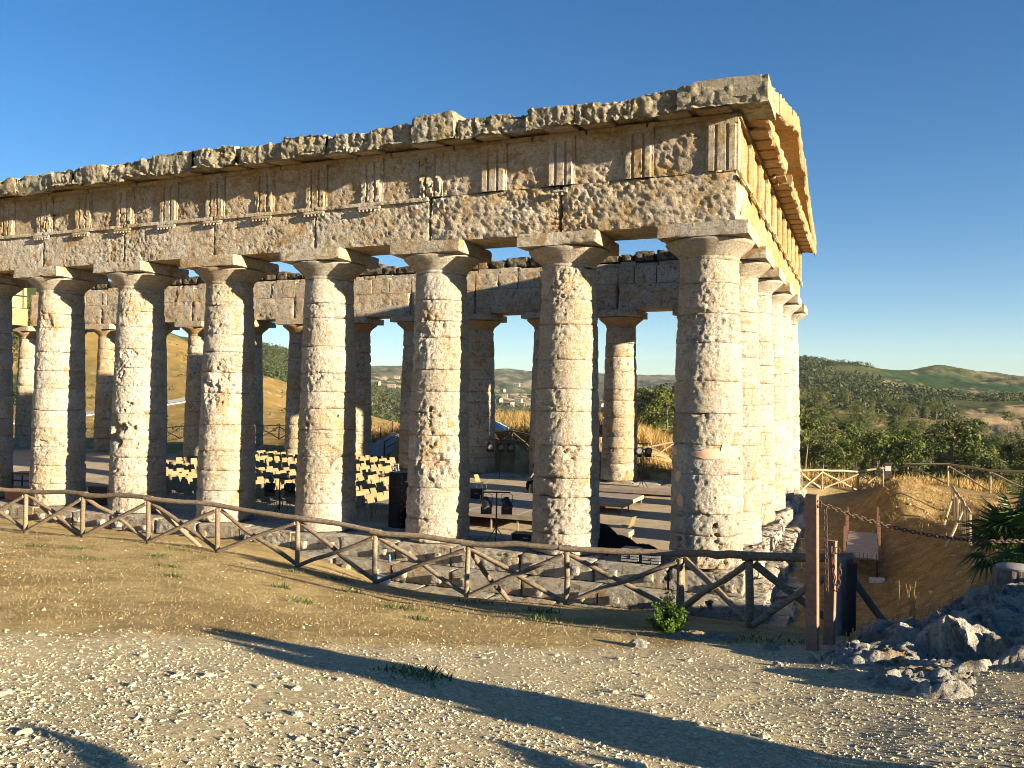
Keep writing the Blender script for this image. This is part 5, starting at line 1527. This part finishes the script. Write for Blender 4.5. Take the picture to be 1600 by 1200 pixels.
def at_px(px, dep):
    d = _f + _r*(px-800)/FPX
    return CAM[0]+d[0]*dep, CAM[1]+d[1]*dep
rg = random.Random(77); placed = 0; tries = 0
clump = lambda x, y: float(fbm(np.array([[x*0.03, y*0.03, 3.3]]), 3)[0])
while placed < 285 and tries < 5000:
    tries += 1
    dep = 78 + 420*rg.random()**1.15; px = rg.uniform(1215, 1680)
    if px > 1480 and 325 < dep: continue
    if dep < 120 and px < 1500 and rg.random() < 0.55: continue
    x, y = at_px(px, dep)
    if clump(x, y) < 0.40 and rg.random() < 0.75: continue
    k = rg.choices(range(7), [5, 5, 3, 3, 3, 3, 3])[0]
    where = ('just below the pale fence' if dep < 130 else 'on the middle of the slope' if dep < 240 else 'high on the far slope') + (', near the last column' if px < 1330 else ', above the earth mound' if px < 1450 else ', towards the right edge')
    plant(k, x, y, rg.uniform(0.75, 1.2), rg.uniform(0, 6.28), label=SHORT[k]+' '+where, group=SHORT[k]+'s '+where); placed += 1
# trees seen through the colonnade
for px, dep, k, s in ((1003, 120, 5, 1.5), (1016, 112, 6, 1.7), (1030, 118, 5, 1.7), (1043, 110, 6, 1.8), (1052, 125, 5, 1.9), (1012, 150, 4, 1.0), (1024, 150, 4, 1.0), (1060, 120, 5, 1.8), (1000, 130, 6, 1.4), (937, 140, 5, 1.3), (925, 150, 6, 1.4)):
    x, y = at_px(px, dep)
    plant(k, x, y, s, rg.uniform(0, 6.28), label='dark bushy tree behind the dry grass right of the second far column', group='trees behind the dry grass')

# houses scattered on the far hills
M['wallpale'] = simple_mat('house_wall', (0.26, 0.225, 0.175), 0.9, 0.1, 0.4, 0.0, randv=0.2)
M['rooftile'] = simple_mat('roof_tiles', (0.34, 0.20, 0.13), 0.9, 0.2, 0.6, 0.0, randv=0.2)
M['pane'] = simple_mat('window_dark', (0.05, 0.05, 0.06), 0.3, 0.1, 0.5, 0.0)
def house_proto():
    t = thing('house', 'pale house with a tiled roof on the far hillside', 'house', (0, 0, -400), group='houses on the far hillside')
    mb = MB(); mb.box((0, 0, 2.4), (11, 8, 6.8)); build('wall', mb, M['wallpale'], t, local=True)
    v = np.array([[-6, -4.6, 5.75], [6, -4.6, 5.75], [6, 4.6, 5.75], [-6, 4.6, 5.75], [-6, 0, 7.9], [6, 0, 7.9]])
    mb = MB(); mb.add(v, [np.array([[0, 1, 5, 4], [2, 3, 4, 5], [3, 2, 1, 0]]), np.array([[0, 4, 3], [1, 2, 5]])]); build('roof', mb, M['rooftile'], t, local=True)
    for sx in (-3.4, 0, 3.4):
        for z in (1.6, 4.2):
            mb = MB(); mb.box((sx, -4.02, z), (1.1, 0.12, 1.5)); build('window', mb, M['pane'], t, local=True)
    return t
h0 = house_proto(); rgh = random.Random(31); hp_ = [(781, 1250), (789, 1420), (796, 1180), (803, 1600), (811, 1300), (818, 1480), (824, 1220), (829, 1700), (786, 1900), (808, 2100), (590, 1500), (601, 1750), (612, 1350), (620, 1900), (1008, 1500), (1024, 1800), (1040, 1300)]
for k, (px, dep) in enumerate(hp_):
    x, y = at_px(px, dep); z = gz(x, y); an = rgh.uniform(-0.6, 0.6)
    zone = 'between the second and third near columns' if 700 < px < 900 else 'left of the third near column' if px < 700 else 'left of the corner column'
    o = h0 if k == 0 else copy_thing(h0, (x, y, z), an)
    if k == 0: o.location = (x, y, z); o.rotation_euler = (0, 0, an)
    s_h = rgh.uniform(0.8, 1.3); o.scale = (s_h, s_h, rgh.uniform(0.8, 1.1))
    o['label'] = 'pale tiled house on the far hill ' + zone; o['group'] = 'far houses seen ' + zone
# far woods and undergrowth: one mass each
def blob_field(name, label, pts, sizes, mat, rng, per=16, flat=0.8):
    c = np.array(pts); r = np.array(sizes)
    V, F = leaf_cloud(rng, c, r, per, 1.0, flat)
    # leaf size follows the clump size
    q = V.reshape(-1, 4, 3); m_ = q.mean(1, keepdims=True); s = np.repeat(r, per)[:, None, None]
    V = (m_ + (q-m_)*s*0.27).reshape(-1, 3)
    o = build(name, (V, F), mat, origin=(0, 0, 0)); tag(o, label, kind='stuff'); return o
rng = np.random.default_rng(5)
P_, S_ = [], []
def scatter(n, pxr, depr, size, power=1.0, reject=None, lift=0.5):
    px = rng.uniform(*pxr, n); dep = depr[0] + (depr[1]-depr[0])*rng.random(n)**power
    d = _f[None] + _r[None]*((px-800)/FPX)[:, None]
    x = CAM[0]+d[:, 0]*dep; y = CAM[1]+d[:, 1]*dep
    z = ground_z(x, y)
    s = rng.uniform(*size, n)
    keep = np.ones(n, bool) if reject is None else ~reject(px, dep, x, y)
    return np.stack([x, y, z+s*lift], 1)[keep], s[keep]
cl2 = lambda x, y, t, f=0.006: fbm(np.stack([x*f, y*f, 0*x+8.8], 1), 4) < t
def rej_right(px, dep, x, y):
    return ((px > 1380) & (dep > 690) & (dep < 1190)) | cl2(x, y, 0.40) | ((px > 1490) & (dep > 320) & (dep < 580))
a, s = scatter(6000, (1180, 1720), (400, 1400), (2.2, 4.4), 1.0, rej_right); P_.append(a); S_.append(s)
a, s = scatter(2300, (380, 640), (480, 1250), (2.5, 4.5), 1.0); P_.append(a); S_.append(s)
a, s = scatter(1800, (540, 1120), (420, 1900), (3.0, 6.0), 0.9, lambda px, dep, x, y: cl2(x, y, 0.52)); P_.append(a); S_.append(s)
a, s = scatter(520, (-60, 640), (75, 300), (0.25, 0.8), 0.8, lambda px, dep, x, y: cl2(x, y, 0.5, 0.05)); P_.append(a); S_.append(s)
a, s = scatter(350, (-80, 110), (150, 320), (1.2, 2.4), 1.0, lambda px, dep, x, y: cl2(x, y, 0.46, 0.03)); P_.append(a); S_.append(s)
blob_field('far_wood', 'far-off dark green woodland on the hills', np.concatenate(P_), np.concatenate(S_), M['wood'], rng, 24)
a1, s1 = scatter(3600, (1190, 1750), (62, 420), (0.35, 1.1), 0.8, lambda px, dep, x, y: cl2(x, y, 0.46, 0.04) | ((px > 1490) & (dep > 320)))
blob_field('undergrowth', 'green scrub growing between the pines', a1, s1, M['wood'], rng, 16, 0.7)

# tall dry grass behind the far fence, and beside the last column
def grass_mass(name, label, x, y, hmin, hmax, w, mat, rng, lean=0.35, flat=False):
    n = len(x); z = ground_z(x, y)
    h = rng.uniform(hmin, hmax, n); a = rng.uniform(0, 6.28, n); l = rng.normal(size=(n, 2))*lean*h[:, None]
    b = np.stack([x, y, z-0.03], 1); t = np.stack([x+l[:, 0], y+l[:, 1], z+h], 1)
    m_ = b*0.45+t*0.55; m_[:, 2] += 0.06*h
    sd = np.stack([np.cos(a), np.sin(a), 0*a], 1)*w
    V = np.stack([b-sd, b+sd, m_+sd*0.7, m_-sd*0.7, t], 1).reshape(-1, 3)
    k = np.arange(n)[:, None]*5
    F = [k+np.array([[0, 1, 2, 3]]), k+np.array([[3, 2, 4]])]
    o = build(name, (V, F), mat, origin=(0, 0, 0)); tag(o, label, kind='stuff'); return o
x = rng.uniform(-34, -3, 16000); y = 27.2 + rng.random(16000)**1.2*15
keep = ~((np.abs(x+28) < 2.2) & (y < 33))
grass_mass('dry_grass', 'tall golden dry grass behind the far fence', x[keep], y[keep], 0.7, 1.35, 0.025, M['drygrass'], rng)
x = rng.uniform(-22, -2.5, 5000); y = rng.uniform(22.6, 24.6, 5000)
grass_mass('dry_grass', 'short dry grass on the bank under the far columns', x, y, 0.12, 0.4, 0.02, M['drygrass'], rng)
x = np.concatenate([rng.uniform(-2, 3, 900), rng.uniform(3, 11, 1500)]); y = np.concatenate([rng.uniform(27.2, 31, 900), rng.uniform(27.5, 33, 1500)])
grass_mass('dry_grass', 'dry grass edge behind the pale fence', x, y, 0.25, 0.9, 0.022, M['drygrass'], rng)
# short straw and litter on the trampled turf in front of the fence
n = 42000
px = rng.uniform(-60, 1330, n); dep = 8.6 + 13.5*rng.random(n)
d = _f[None]+_r[None]*((px-800)/FPX)[:, None]; x = CAM[0]+d[:, 0]*dep; y = CAM[1]+d[:, 1]*dep
keep = (y > -15.0+0.8*x+rng.normal(size=n)*0.5) & (y < -2.6)
grass_mass('straw', 'short trampled straw on the brown turf', x[keep], y[keep], 0.01, 0.036, 0.0042, M['straw'], rng, 1.7)
# rough grass on the raw earth bank at the right
n = 15000; x = rng.uniform(3.0, 10.5, n); y = rng.uniform(-9.5, 18, n)
keep = fbm(np.stack([x*0.7, y*0.7, 0*x], 1), 3) > 0.5
grass_mass('bank_grass', 'sparse dry grass on the earth bank', x[keep], y[keep], 0.05, 0.22, 0.01, M['drygrass'], rng, 0.8)
# green weeds in tufts
wx, wy = [], []
for (cx, cy, k, sp) in [(-9.5, -9.9, 90, .22), (-8.8, -11.2, 60, .14), (-7.4, -12.2, 50, .15), (-5.3, -10.1, 60, .18), (-6.1, -10.4, 50, .12), (-2.4, -12.6, 70, .16), (-0.7, -11.0, 90, .2), (-2.2, -10.4, 70, .2), (-10.9, -11.4, 60, .15), (-11.6, -11.7, 60, .14), (-9.1, -12.4, 40, .2),
                        (0.3, -16.85, 110, .17), (-1.6, -13.4, 50, .12), (-0.3, -11.9, 60, .2), (-3.4, -13.6, 60, .14), (-4.6, -12.6, 40, .1), (-6.3, -13.2, 40, .1), (-4.0, -11.6, 30, .1), (2.9, -12.3, 60, .3), (4.2, -13.6, 60, .35)]:
    wx.append(cx+rng.normal(size=k)*sp); wy.append(cy+rng.normal(size=k)*sp*0.6)
grass_mass('weeds', 'little tufts of green weed on the turf and gravel', np.concatenate(wx), np.concatenate(wy), 0.02, 0.09, 0.012, M['greengrass'], rng, 0.9)

# gravel: small stones of the track in one mass, larger ones singly
def stone_soup(x, y, s, rng, sink=0.3):
    oc = np.array([[1, 0, 0], [-1, 0, 0], [0, 1, 0], [0, -1, 0], [0, 0, 1], [0, 0, -1]], float)
    of = np.array([[0, 2, 4], [2, 1, 4], [1, 3, 4], [3, 0, 4], [2, 0, 5], [1, 2, 5], [3, 1, 5], [0, 3, 5]])
    n = len(x); z = ground_z(x, y)
    V = oc[None]*(0.65+0.7*rng.random((n, 6, 1))) + rng.normal(size=(n, 6, 3))*0.22
    V = V*np.stack([1+0.5*rng.random(n), 0.7+0.4*rng.random(n), 0.5+0.35*rng.random(n)], 1)[:, None, :]
    a = rng.uniform(0, 6.28, n); c, si = np.cos(a), np.sin(a)
    X = V[:, :, 0]*c[:, None]-V[:, :, 1]*si[:, None]; Y = V[:, :, 0]*si[:, None]+V[:, :, 1]*c[:, None]
    V = np.stack([X, Y, V[:, :, 2]], -1)*s[:, None, None]
    V[:, :, 0] += x[:, None]; V[:, :, 1] += y[:, None]; V[:, :, 2] += (z+s*(0.35-sink))[:, None]
    return V.reshape(-1, 3), (of[None]+np.arange(n)[:, None, None]*6).reshape(-1, 3)
def gravel_mat():
    m, nt, b = newmat('gravel_stone'); N = NB(nt); P = N.pos()
    v = N.n('ShaderNodeSeparateColor'); N.l(N.voro(P, 22.0, out='Color'), v.inputs[0])
    c = N.ramp(v.outputs[0], [(0.0, (0.36, 0.285, 0.165)), (0.5, (0.50, 0.41, 0.26)), (1.0, (0.64, 0.555, 0.40))])
    c = N.mix(0.4, c, N.ramp(N.noise(P, 40, 5), [(0.3, (0.3, 0.25, 0.17)), (0.7, (0.6, 0.53, 0.4))]))
    N.l(c, b.inputs['Base Color']); b.inputs['Roughness'].default_value = 0.95; b.inputs['Specular IOR Level'].default_value = 0.1
    N.l(N.bump(N.noise(P, 90, 4), 0.4, 0.004), b.inputs['Normal'])
    return m
M['gravel'] = gravel_mat()
n = 78000
px = rng.uniform(-250, 1850, n); dep = 3.2*np.exp(rng.random(n)**0.8*math.log(13.0/3.2))
d = _f[None]+_r[None]*((px-800)/FPX)[:, None]; x = CAM[0]+d[:, 0]*dep; y = CAM[1]+d[:, 1]*dep
edge = y - (-15.0+0.8*x)
keep = edge < rng.normal(size=n)*0.55
pat = fbm(np.stack([x*1.1, y*1.1, 0*x+2.2], 1), 3)
keep &= (pat > 0.36) | (rng.random(n) < 0.45)
x, y = x[keep], y[keep]
s = 0.0045+0.015*rng.random(len(x))**4.5
V, F = stone_soup(x, y, s, rng)
tag(build('gravel', (V, F), M['gravel'], origin=(0, 0, 0)), 'loose pale gravel of the track in the foreground', kind='stuff')
n = 1100
px = rng.uniform(-60, 1330, n); dep = rng.uniform(9, 20, n)
d = _f[None]+_r[None]*((px-800)/FPX)[:, None]; x = CAM[0]+d[:, 0]*dep; y = CAM[1]+d[:, 1]*dep
k_ = (y < -2.8); V, F = stone_soup(x[k_], y[k_], 0.008+0.018*rng.random(k_.sum())**4, rng)
tag(build('gravel', (V, F), M['gravel'], origin=(0, 0, 0)), 'scattered pebbles on the brown turf', kind='stuff')

n = 2600; x = rng.uniform(2.8, 9.5, n); y = rng.uniform(-9.0, 19, n)
V, F = stone_soup(x, y, 0.012+0.05*rng.random(n)**4, rng)
tag(build('gravel', (V, F), M['gravel'], origin=(0, 0, 0)), 'stones and clods on the earth bank beside the facade', kind='stuff')
def rock_mesh(seed, s, n=28, m=18, amp=0.35):
    mb = MB(); lump(mb, (0, 0, 0), s, seed, n, m, amp); V, F = mb.arrays()
    V = V + (np.abs(fbm(V*6+seed, 3)-0.5)[:, None]-0.1)*0.12*V
    return V, F
M['rock'] = stone_mat('grey_limestone_rock', (0.62, 0.61, 0.57), (0.50, 0.44, 0.34), (0.43, 0.43, 0.41), 0.5, 0.2, (0.22, 0.225, 0.21), 0.3, bump=1.0, strata=0.3)
protos_r = [make_mesh('stone', *rock_mesh(k, (1, 0.75, 0.5), 14, 9, 0.4), smooth=False) for k in range(5)]
for me in protos_r: me.materials.append(M['gravel'])
protos_r2 = [make_mesh('stone', *rock_mesh(k+20, (1, 0.75, 0.55), 12, 8, 0.5), smooth=False) for k in range(5)]
for me in protos_r2: me.materials.append(M['rock'])
rg = random.Random(19)
for k in range(46):
    px, dep = rg.uniform(-20, 1500), rg.uniform(4.0, 9.5)
    x0, y0 = at_px(px, dep)
    if y0 > -15.0+0.8*x0: continue
    o = link('stone', protos_r[k % 5], None, (x0, y0, gz(x0, y0)+0.004), rotz=rg.uniform(0, 6)); sc_ = rg.uniform(0.03, 0.055); o.scale = (sc_,)*3
    tag(o, 'fist-sized pale stone lying loose on the gravel track', 'stone', 'larger loose stones on the gravel')

# grey rock outcrop at the right and ledges before it
def outcrop(name, label, cx, cy, rx, ry, h, seed, rot=0.0, res=0.035, base=-0.12):
    xs = np.arange(-rx, rx, res); ys = np.arange(-ry, ry, res)
    X, Y = np.meshgrid(xs, ys); c, s = math.cos(rot), math.sin(rot)
    wx_, wy_ = cx+X*c-Y*s, cy+X*s+Y*c
    P = np.stack([wx_.ravel(), wy_.ravel(), 0*X.ravel()], 1)
    w = np.clip(1-np.sqrt((X.ravel()/rx)**2+(Y.ravel()/ry)**2)+0.35*(fbm(P*1.2+seed, 3)-0.5), 0, 1)
    rs_ = np.random.default_rng(int(seed*10)); ns_ = int(14*rx*ry/0.12*0.9)+10; ns_ = min(ns_, 260)
    sx_ = np.stack([rs_.uniform(-rx, rx, ns_), rs_.uniform(-ry, ry, ns_)], 1)
    L_ = np.stack([X.ravel(), Y.ravel()*1.5], 1) + 0.12*np.stack([fbm(P*3+1, 3)-0.5, fbm(P*3+8, 3)-0.5], 1)
    D_ = np.linalg.norm(L_[:, None, :]-(sx_*np.array([1, 1.5]))[None], axis=2)
    i1 = D_.argmin(1); Ds = np.sort(D_, axis=1)[:, :2]; gap_ = Ds[:, 1]-Ds[:, 0]
    tl_ = rs_.normal(size=(ns_, 2))*0.30; hc_ = rs_.uniform(-0.5, 0.5, ns_)*min(0.16, h*0.55)
    facet = hc_[i1] + ((L_-(sx_*np.array([1, 1.5]))[i1])*tl_[i1]).sum(1) - 0.07*np.exp(-gap_/0.025)
    ridg = 1-2*np.abs(fbm(P*np.array([1.6, 2.6, 0])+seed*3.3, 5, 0.6)-0.5)
    ter = np.floor(fbm(P*0.9+seed*7, 3)*7)/7
    z = h*sstep(0.0, 0.5, w)*(0.45+0.5*ter+0.25*(ridg-0.8)*4*0.5) + (0.13*(fbm(P*4.5+seed, 5, 0.6)-0.5) + 0.10*(np.abs(fbm(P*np.array([3.2, 5.5, 0])+seed, 4, 0.6)-0.5)*-2+0.3))*sstep(0.02, 0.2, w) + base*(1-sstep(0, 0.10, w))
    z = z + facet*(1.0 if rx > 1 else 0.4)*sstep(0.02, 0.22, w)
    zz = ground_z(P[:, 0], P[:, 1])+z
    V = np.stack([P[:, 0], P[:, 1], zz], 1); nx, ny = len(xs), len(ys)
    i = np.arange(ny-1)[:, None]*nx; j = np.arange(nx-1)[None, :]
    q = np.stack([i+j, i+j+1, i+nx+j+1, i+nx+j], -1).reshape(-1, 4)
    q = q[(w[q] > 0.0).any(1)]
    o = build(name, (V, [q]), M['rock'], smooth=True, sharp=50); return tag(o, label, 'rock')
outcrop('rock_outcrop', 'broad grey weathered limestone outcrop at the right edge', 6.3, -12.0, 2.9, 1.75, 0.32, 1.0, 0.5, 0.03)
outcrop('rock_outcrop', 'low pale rock ledge in front of the rusty posts', 4.25, -13.5, 0.62, 0.42, 0.18, 2.0, 0.2, 0.025)
outcrop('rock_outcrop', 'cracked grey rock low in the gravel below the outcrop', 4.6, -14.55, 0.55, 0.40, 0.16, 3.0, 0.4, 0.025)
outcrop('rock_outcrop', 'small jagged rock nearest the gravel shadow', 4.75, -15.05, 0.32, 0.2, 0.13, 4.0, 0.1, 0.02)
outcrop('rock_outcrop', 'flat grey rock patch behind the green shrub', 2.15, -12.45, 0.5, 0.28, 0.07, 5.0, 0.3, 0.025)

for k in range(34):
    x0, y0 = 4.55+rg.gauss(0, 0.55), -14.1+rg.gauss(0, 0.55)
    if k % 3 == 0: x0, y0 = 3.3+rg.gauss(0, 0.7), -12.9+rg.gauss(0, 0.35)
    o = link('stone', protos_r2[k % 5], None, (x0, y0, gz(x0, y0)+0.01), rotz=rg.uniform(0, 6)); sc_ = 0.04+0.10*rg.random()**2.2; o.scale = (sc_,)*3
    tag(o, 'broken grey stone lying between the outcrop and the rusty posts', 'stone', 'broken stones below the outcrop')
# tree stump
st = thing('tree_stump', 'sawn grey tree stump above the rock outcrop', 'stump', (6.02, -10.3, gz(6.02, -10.3)))
mb = MB(); th = np.arange(28)*2*math.pi/28; V = []
for t_, z in zip(np.linspace(0, 1, 7), np.linspace(-0.15, 0.42, 7)):
    r_ = (0.46-0.22*t_**0.6)*(1+0.18*np.sin(th*5+1)*(1-t_)+0.08*np.sin(th*9))
    V.append(np.stack([r_*np.cos(th), r_*np.sin(th), 0*th+z], 1))
V = np.concatenate(V); i = np.arange(6)[:, None]*28; j = np.arange(28)[None, :]; j2 = (j+1) % 28
mb.add(V, np.stack([i+j, i+j2, i+28+j2, i+28+j], -1).reshape(-1, 4)); build('bark', mb, M['stump'], st, smooth=True, local=True)
mb = MB(); mb.lathe([(0.245, 0.415), (0.25, 0.44), (0.235, 0.452)], 28); build('cut_top', mb, M['stumptop'], st, smooth=True, sharp=40, local=True)

# dwarf fan palm
pm = thing('fan_palm', 'dark green dwarf fan palm at the right edge behind the stump', 'palm', (6.42, -8.3, gz(6.42, -8.3)-0.05))
def frond_mesh(seed):
    rng_ = np.random.default_rng(seed); mb = MB()
    L = 0.42
    mb.tube([(0, 0, 0), (L*0.5, 0, 0.03), (L, 0, 0.0)], [0.012, 0.009, 0.007], 5)
    nl = 20
    for k in range(nl):
        a = (k/(nl-1)-0.5)*math.radians(235); ln = (0.52-0.10*abs(a)/2)*(0.9+0.2*rng_.random())
        d = np.array([math.cos(a), math.sin(a), 0]); s = np.array([-math.sin(a), math.cos(a), 0])
        droop = -0.10-0.10*rng_.random()
        b = np.array([L, 0, 0]); p1 = b+d*ln*0.5+np.array([0, 0, 0.03]); p2 = b+d*ln+np.array([0, 0, droop])
        v = [b, p1-s*0.022, p1+np.array([0, 0, -0.016]), p1+s*0.022, p2]
        mb.add(v, np.array([[0, 1, 2], [0, 2, 3], [1, 4, 2], [2, 4, 3]]))
    V, F = mb.arrays(); me = make_mesh('frond', V, F); me.materials.append(M['palm']); return me
fm_ = [frond_mesh(k) for k in range(4)]
for q, (ox, oy, hh) in enumerate(((0, 0, 0.85), (0.45, 0.25, 1.15), (-0.2, 0.4, 0.6), (0.75, -0.25, 0.75))):
    mb = MB(); mb.tube([(ox*0.5, oy*0.5, -0.1), (ox*0.8, oy*0.8, hh*0.5), (ox, oy, hh)], [0.10, 0.085, 0.075], 9); build('trunk', mb, M['stump'], pm, smooth=True, local=True)
    for k in range(17):
        o = link('frond', fm_[k % 4], pm, local=(ox, oy, hh))
        el = math.radians([75, 60, 45, 32, 18, 5, -10, -25][k % 8]+random.uniform(-8, 8))
        o.rotation_euler = (random.uniform(-.3, .3), -el, k*2.4+q); o.scale = (random.uniform(0.8, 1.1),)*3
pl = thing('fan_palm', 'small pale-green young palm between stump and big palm', 'palm', (6.55, -9.2, gz(6.55, -9.2)))
for k in range(7):
    o = link('frond', fm_[k % 4], pl, local=(0, 0, 0.05)); o.rotation_euler = (0, -math.radians(35+10*(k % 3)), k*0.9); o.scale = (0.65,)*3

# fresh green shrub
def leafy_shrub(name, label, loc, w, h, seed, leaf, n_st=26, per=26, lsize=0.028, tall=None, cat='shrub'):
    rng_ = np.random.default_rng(seed); t = thing(name, label, cat, loc)
    stems = MB(); c, r_ = [], []
    for k in range(n_st):
        a = rng_.uniform(0, 6.28); q = math.sqrt(rng_.random())*w/2; hh = h*(0.45+0.65*rng_.random())*(1-0.25*(2*q/w)**2)
        if tall and k < 3: hh *= tall; q *= 0.3
        e = np.array([q*math.cos(a), q*math.sin(a), hh]); b = e*np.array([0.35, 0.35, 0])
        stems.tube([b, (b+e)/2+np.array([0, 0, 0.03]), e], [0.006*h/0.4, 0.005*h/0.4, 0.003*h/0.4], 5)
        for u in np.linspace(0.25, 1, 5): c.append(b+(e-b)*u); r_.append(w*0.075)
    build('stems', stems, M['bark'], t, local=True)
    build('leaves', leaf_cloud(rng_, c, r_, per//2, lsize, 1.2, 0.2), leaf, t, local=True)
    return t
leafy_shrub('shrub', 'small bright green leafy shrub on the ground before the corner fence', (1.60, -12.05, gz(1.60, -12.05)-0.02), 0.62, 0.42, 3, M['shrub'], 44, 34, 0.020, 1.5)
leafy_shrub('shrub', 'tiny green bush beside the footbridge', (3.2, 5.9, gz(3.2, 5.9)), 0.6, 0.6, 8, M['shrub'], 14, 24, 0.05)
# bushes and two added shadow casters just outside the frame at the right; their long shadows cross the gravel and the turf
leafy_shrub('tall_bush', 'slender dark bush right of the gravel track', (8.6, -18.5, gz(8.6, -18.5)-0.03), 1.0, 1.82, 13, M['wood'], 60, 90, 0.07, None, 'bush')
leafy_shrub('tall_bush', 'broad dark bush on the rocks right of the outcrop', (10.5, -12.75, gz(10.5, -12.75)-0.03), 1.35, 2.3, 14, M['wood'], 120, 110, 0.08, None, 'bush')
leafy_shrub('tall_bush', 'low unseen bush shape added for a shadow near the viewer', (8.4, -19.6, gz(8.4, -19.6)-0.03), 0.55, 1.15, 15, M['wood'], 40, 70, 0.06, None, 'bush')  # added out of view to throw a small shadow at the bottom edge
leafy_shrub('tall_bush', 'thin unseen bush shape added for a shadow behind the viewer', (7.2, -21.55, gz(7.2, -21.55)-0.03), 0.6, 1.5, 17, M['wood'], 40, 70, 0.06, None, 'bush')  # unseen stand-in for bystanders, placed for its shadow

# dry seed stalks
def stalks(label, x, y, n, h, seed):
    rng_ = np.random.default_rng(seed); t = thing('dry_stalks', label, 'dry grass', (x, y, gz(x, y)))
    for k in range(n):
        o_ = rng_.normal(size=2)*0.08; l_ = rng_.normal(size=2)*0.05; hh = h*rng_.uniform(0.7, 1.1)
        mb = MB(); mb.tube([(o_[0], o_[1], -0.02), (o_[0]+l_[0]*0.4, o_[1]+l_[1]*0.4, hh*0.6), (o_[0]+l_[0], o_[1]+l_[1], hh)], [0.004, 0.003, 0.006], 5); build('stalk', mb, M['drygrass'], t, local=True)
stalks('pale dry seed stalks in the pit behind the rock outcrop', 4.75, -9.6, 9, 0.55, 1)
stalks('thin dry stalks on the front edge of the outcrop', 5.1, -13.35, 5, 0.3, 2)
stalks('thin dry stalks at the foot of the rusty posts', 3.95, -13.1, 6, 0.25, 3)
stalks('reddish dry stalk on the earth bank', 5.6, -6.0, 4, 0.5, 4)
# ------------------------------------------------------------------ air between the viewer and the far hills
zmin, zmax = float(TV[:, 2].min()), float(TV[:, 2].max())
hm = bpy.data.materials.new('haze_air'); hm.use_nodes = True
hn = hm.node_tree.nodes; hn.remove(hn['Principled BSDF'])
pv = hn.new('ShaderNodeVolumePrincipled'); pv.inputs['Color'].default_value = (0.72, 0.84, 1.0, 1); pv.inputs['Density'].default_value = 0.00004; pv.inputs['Anisotropy'].default_value = 0.0
hm.node_tree.links.new(pv.outputs[0], hn['Material Output'].inputs['Volume'])
mb = MB(); mb.box((CAM[0], CAM[1], (zmin-1.0+zmax+12)/2), (19000, 19000, zmax-zmin+13))
hz = build('haze', mb, hm); tag(hz, 'thin blue haze in the distance', kind='stuff')
print('HAZE', zmin, zmax)
#@@END
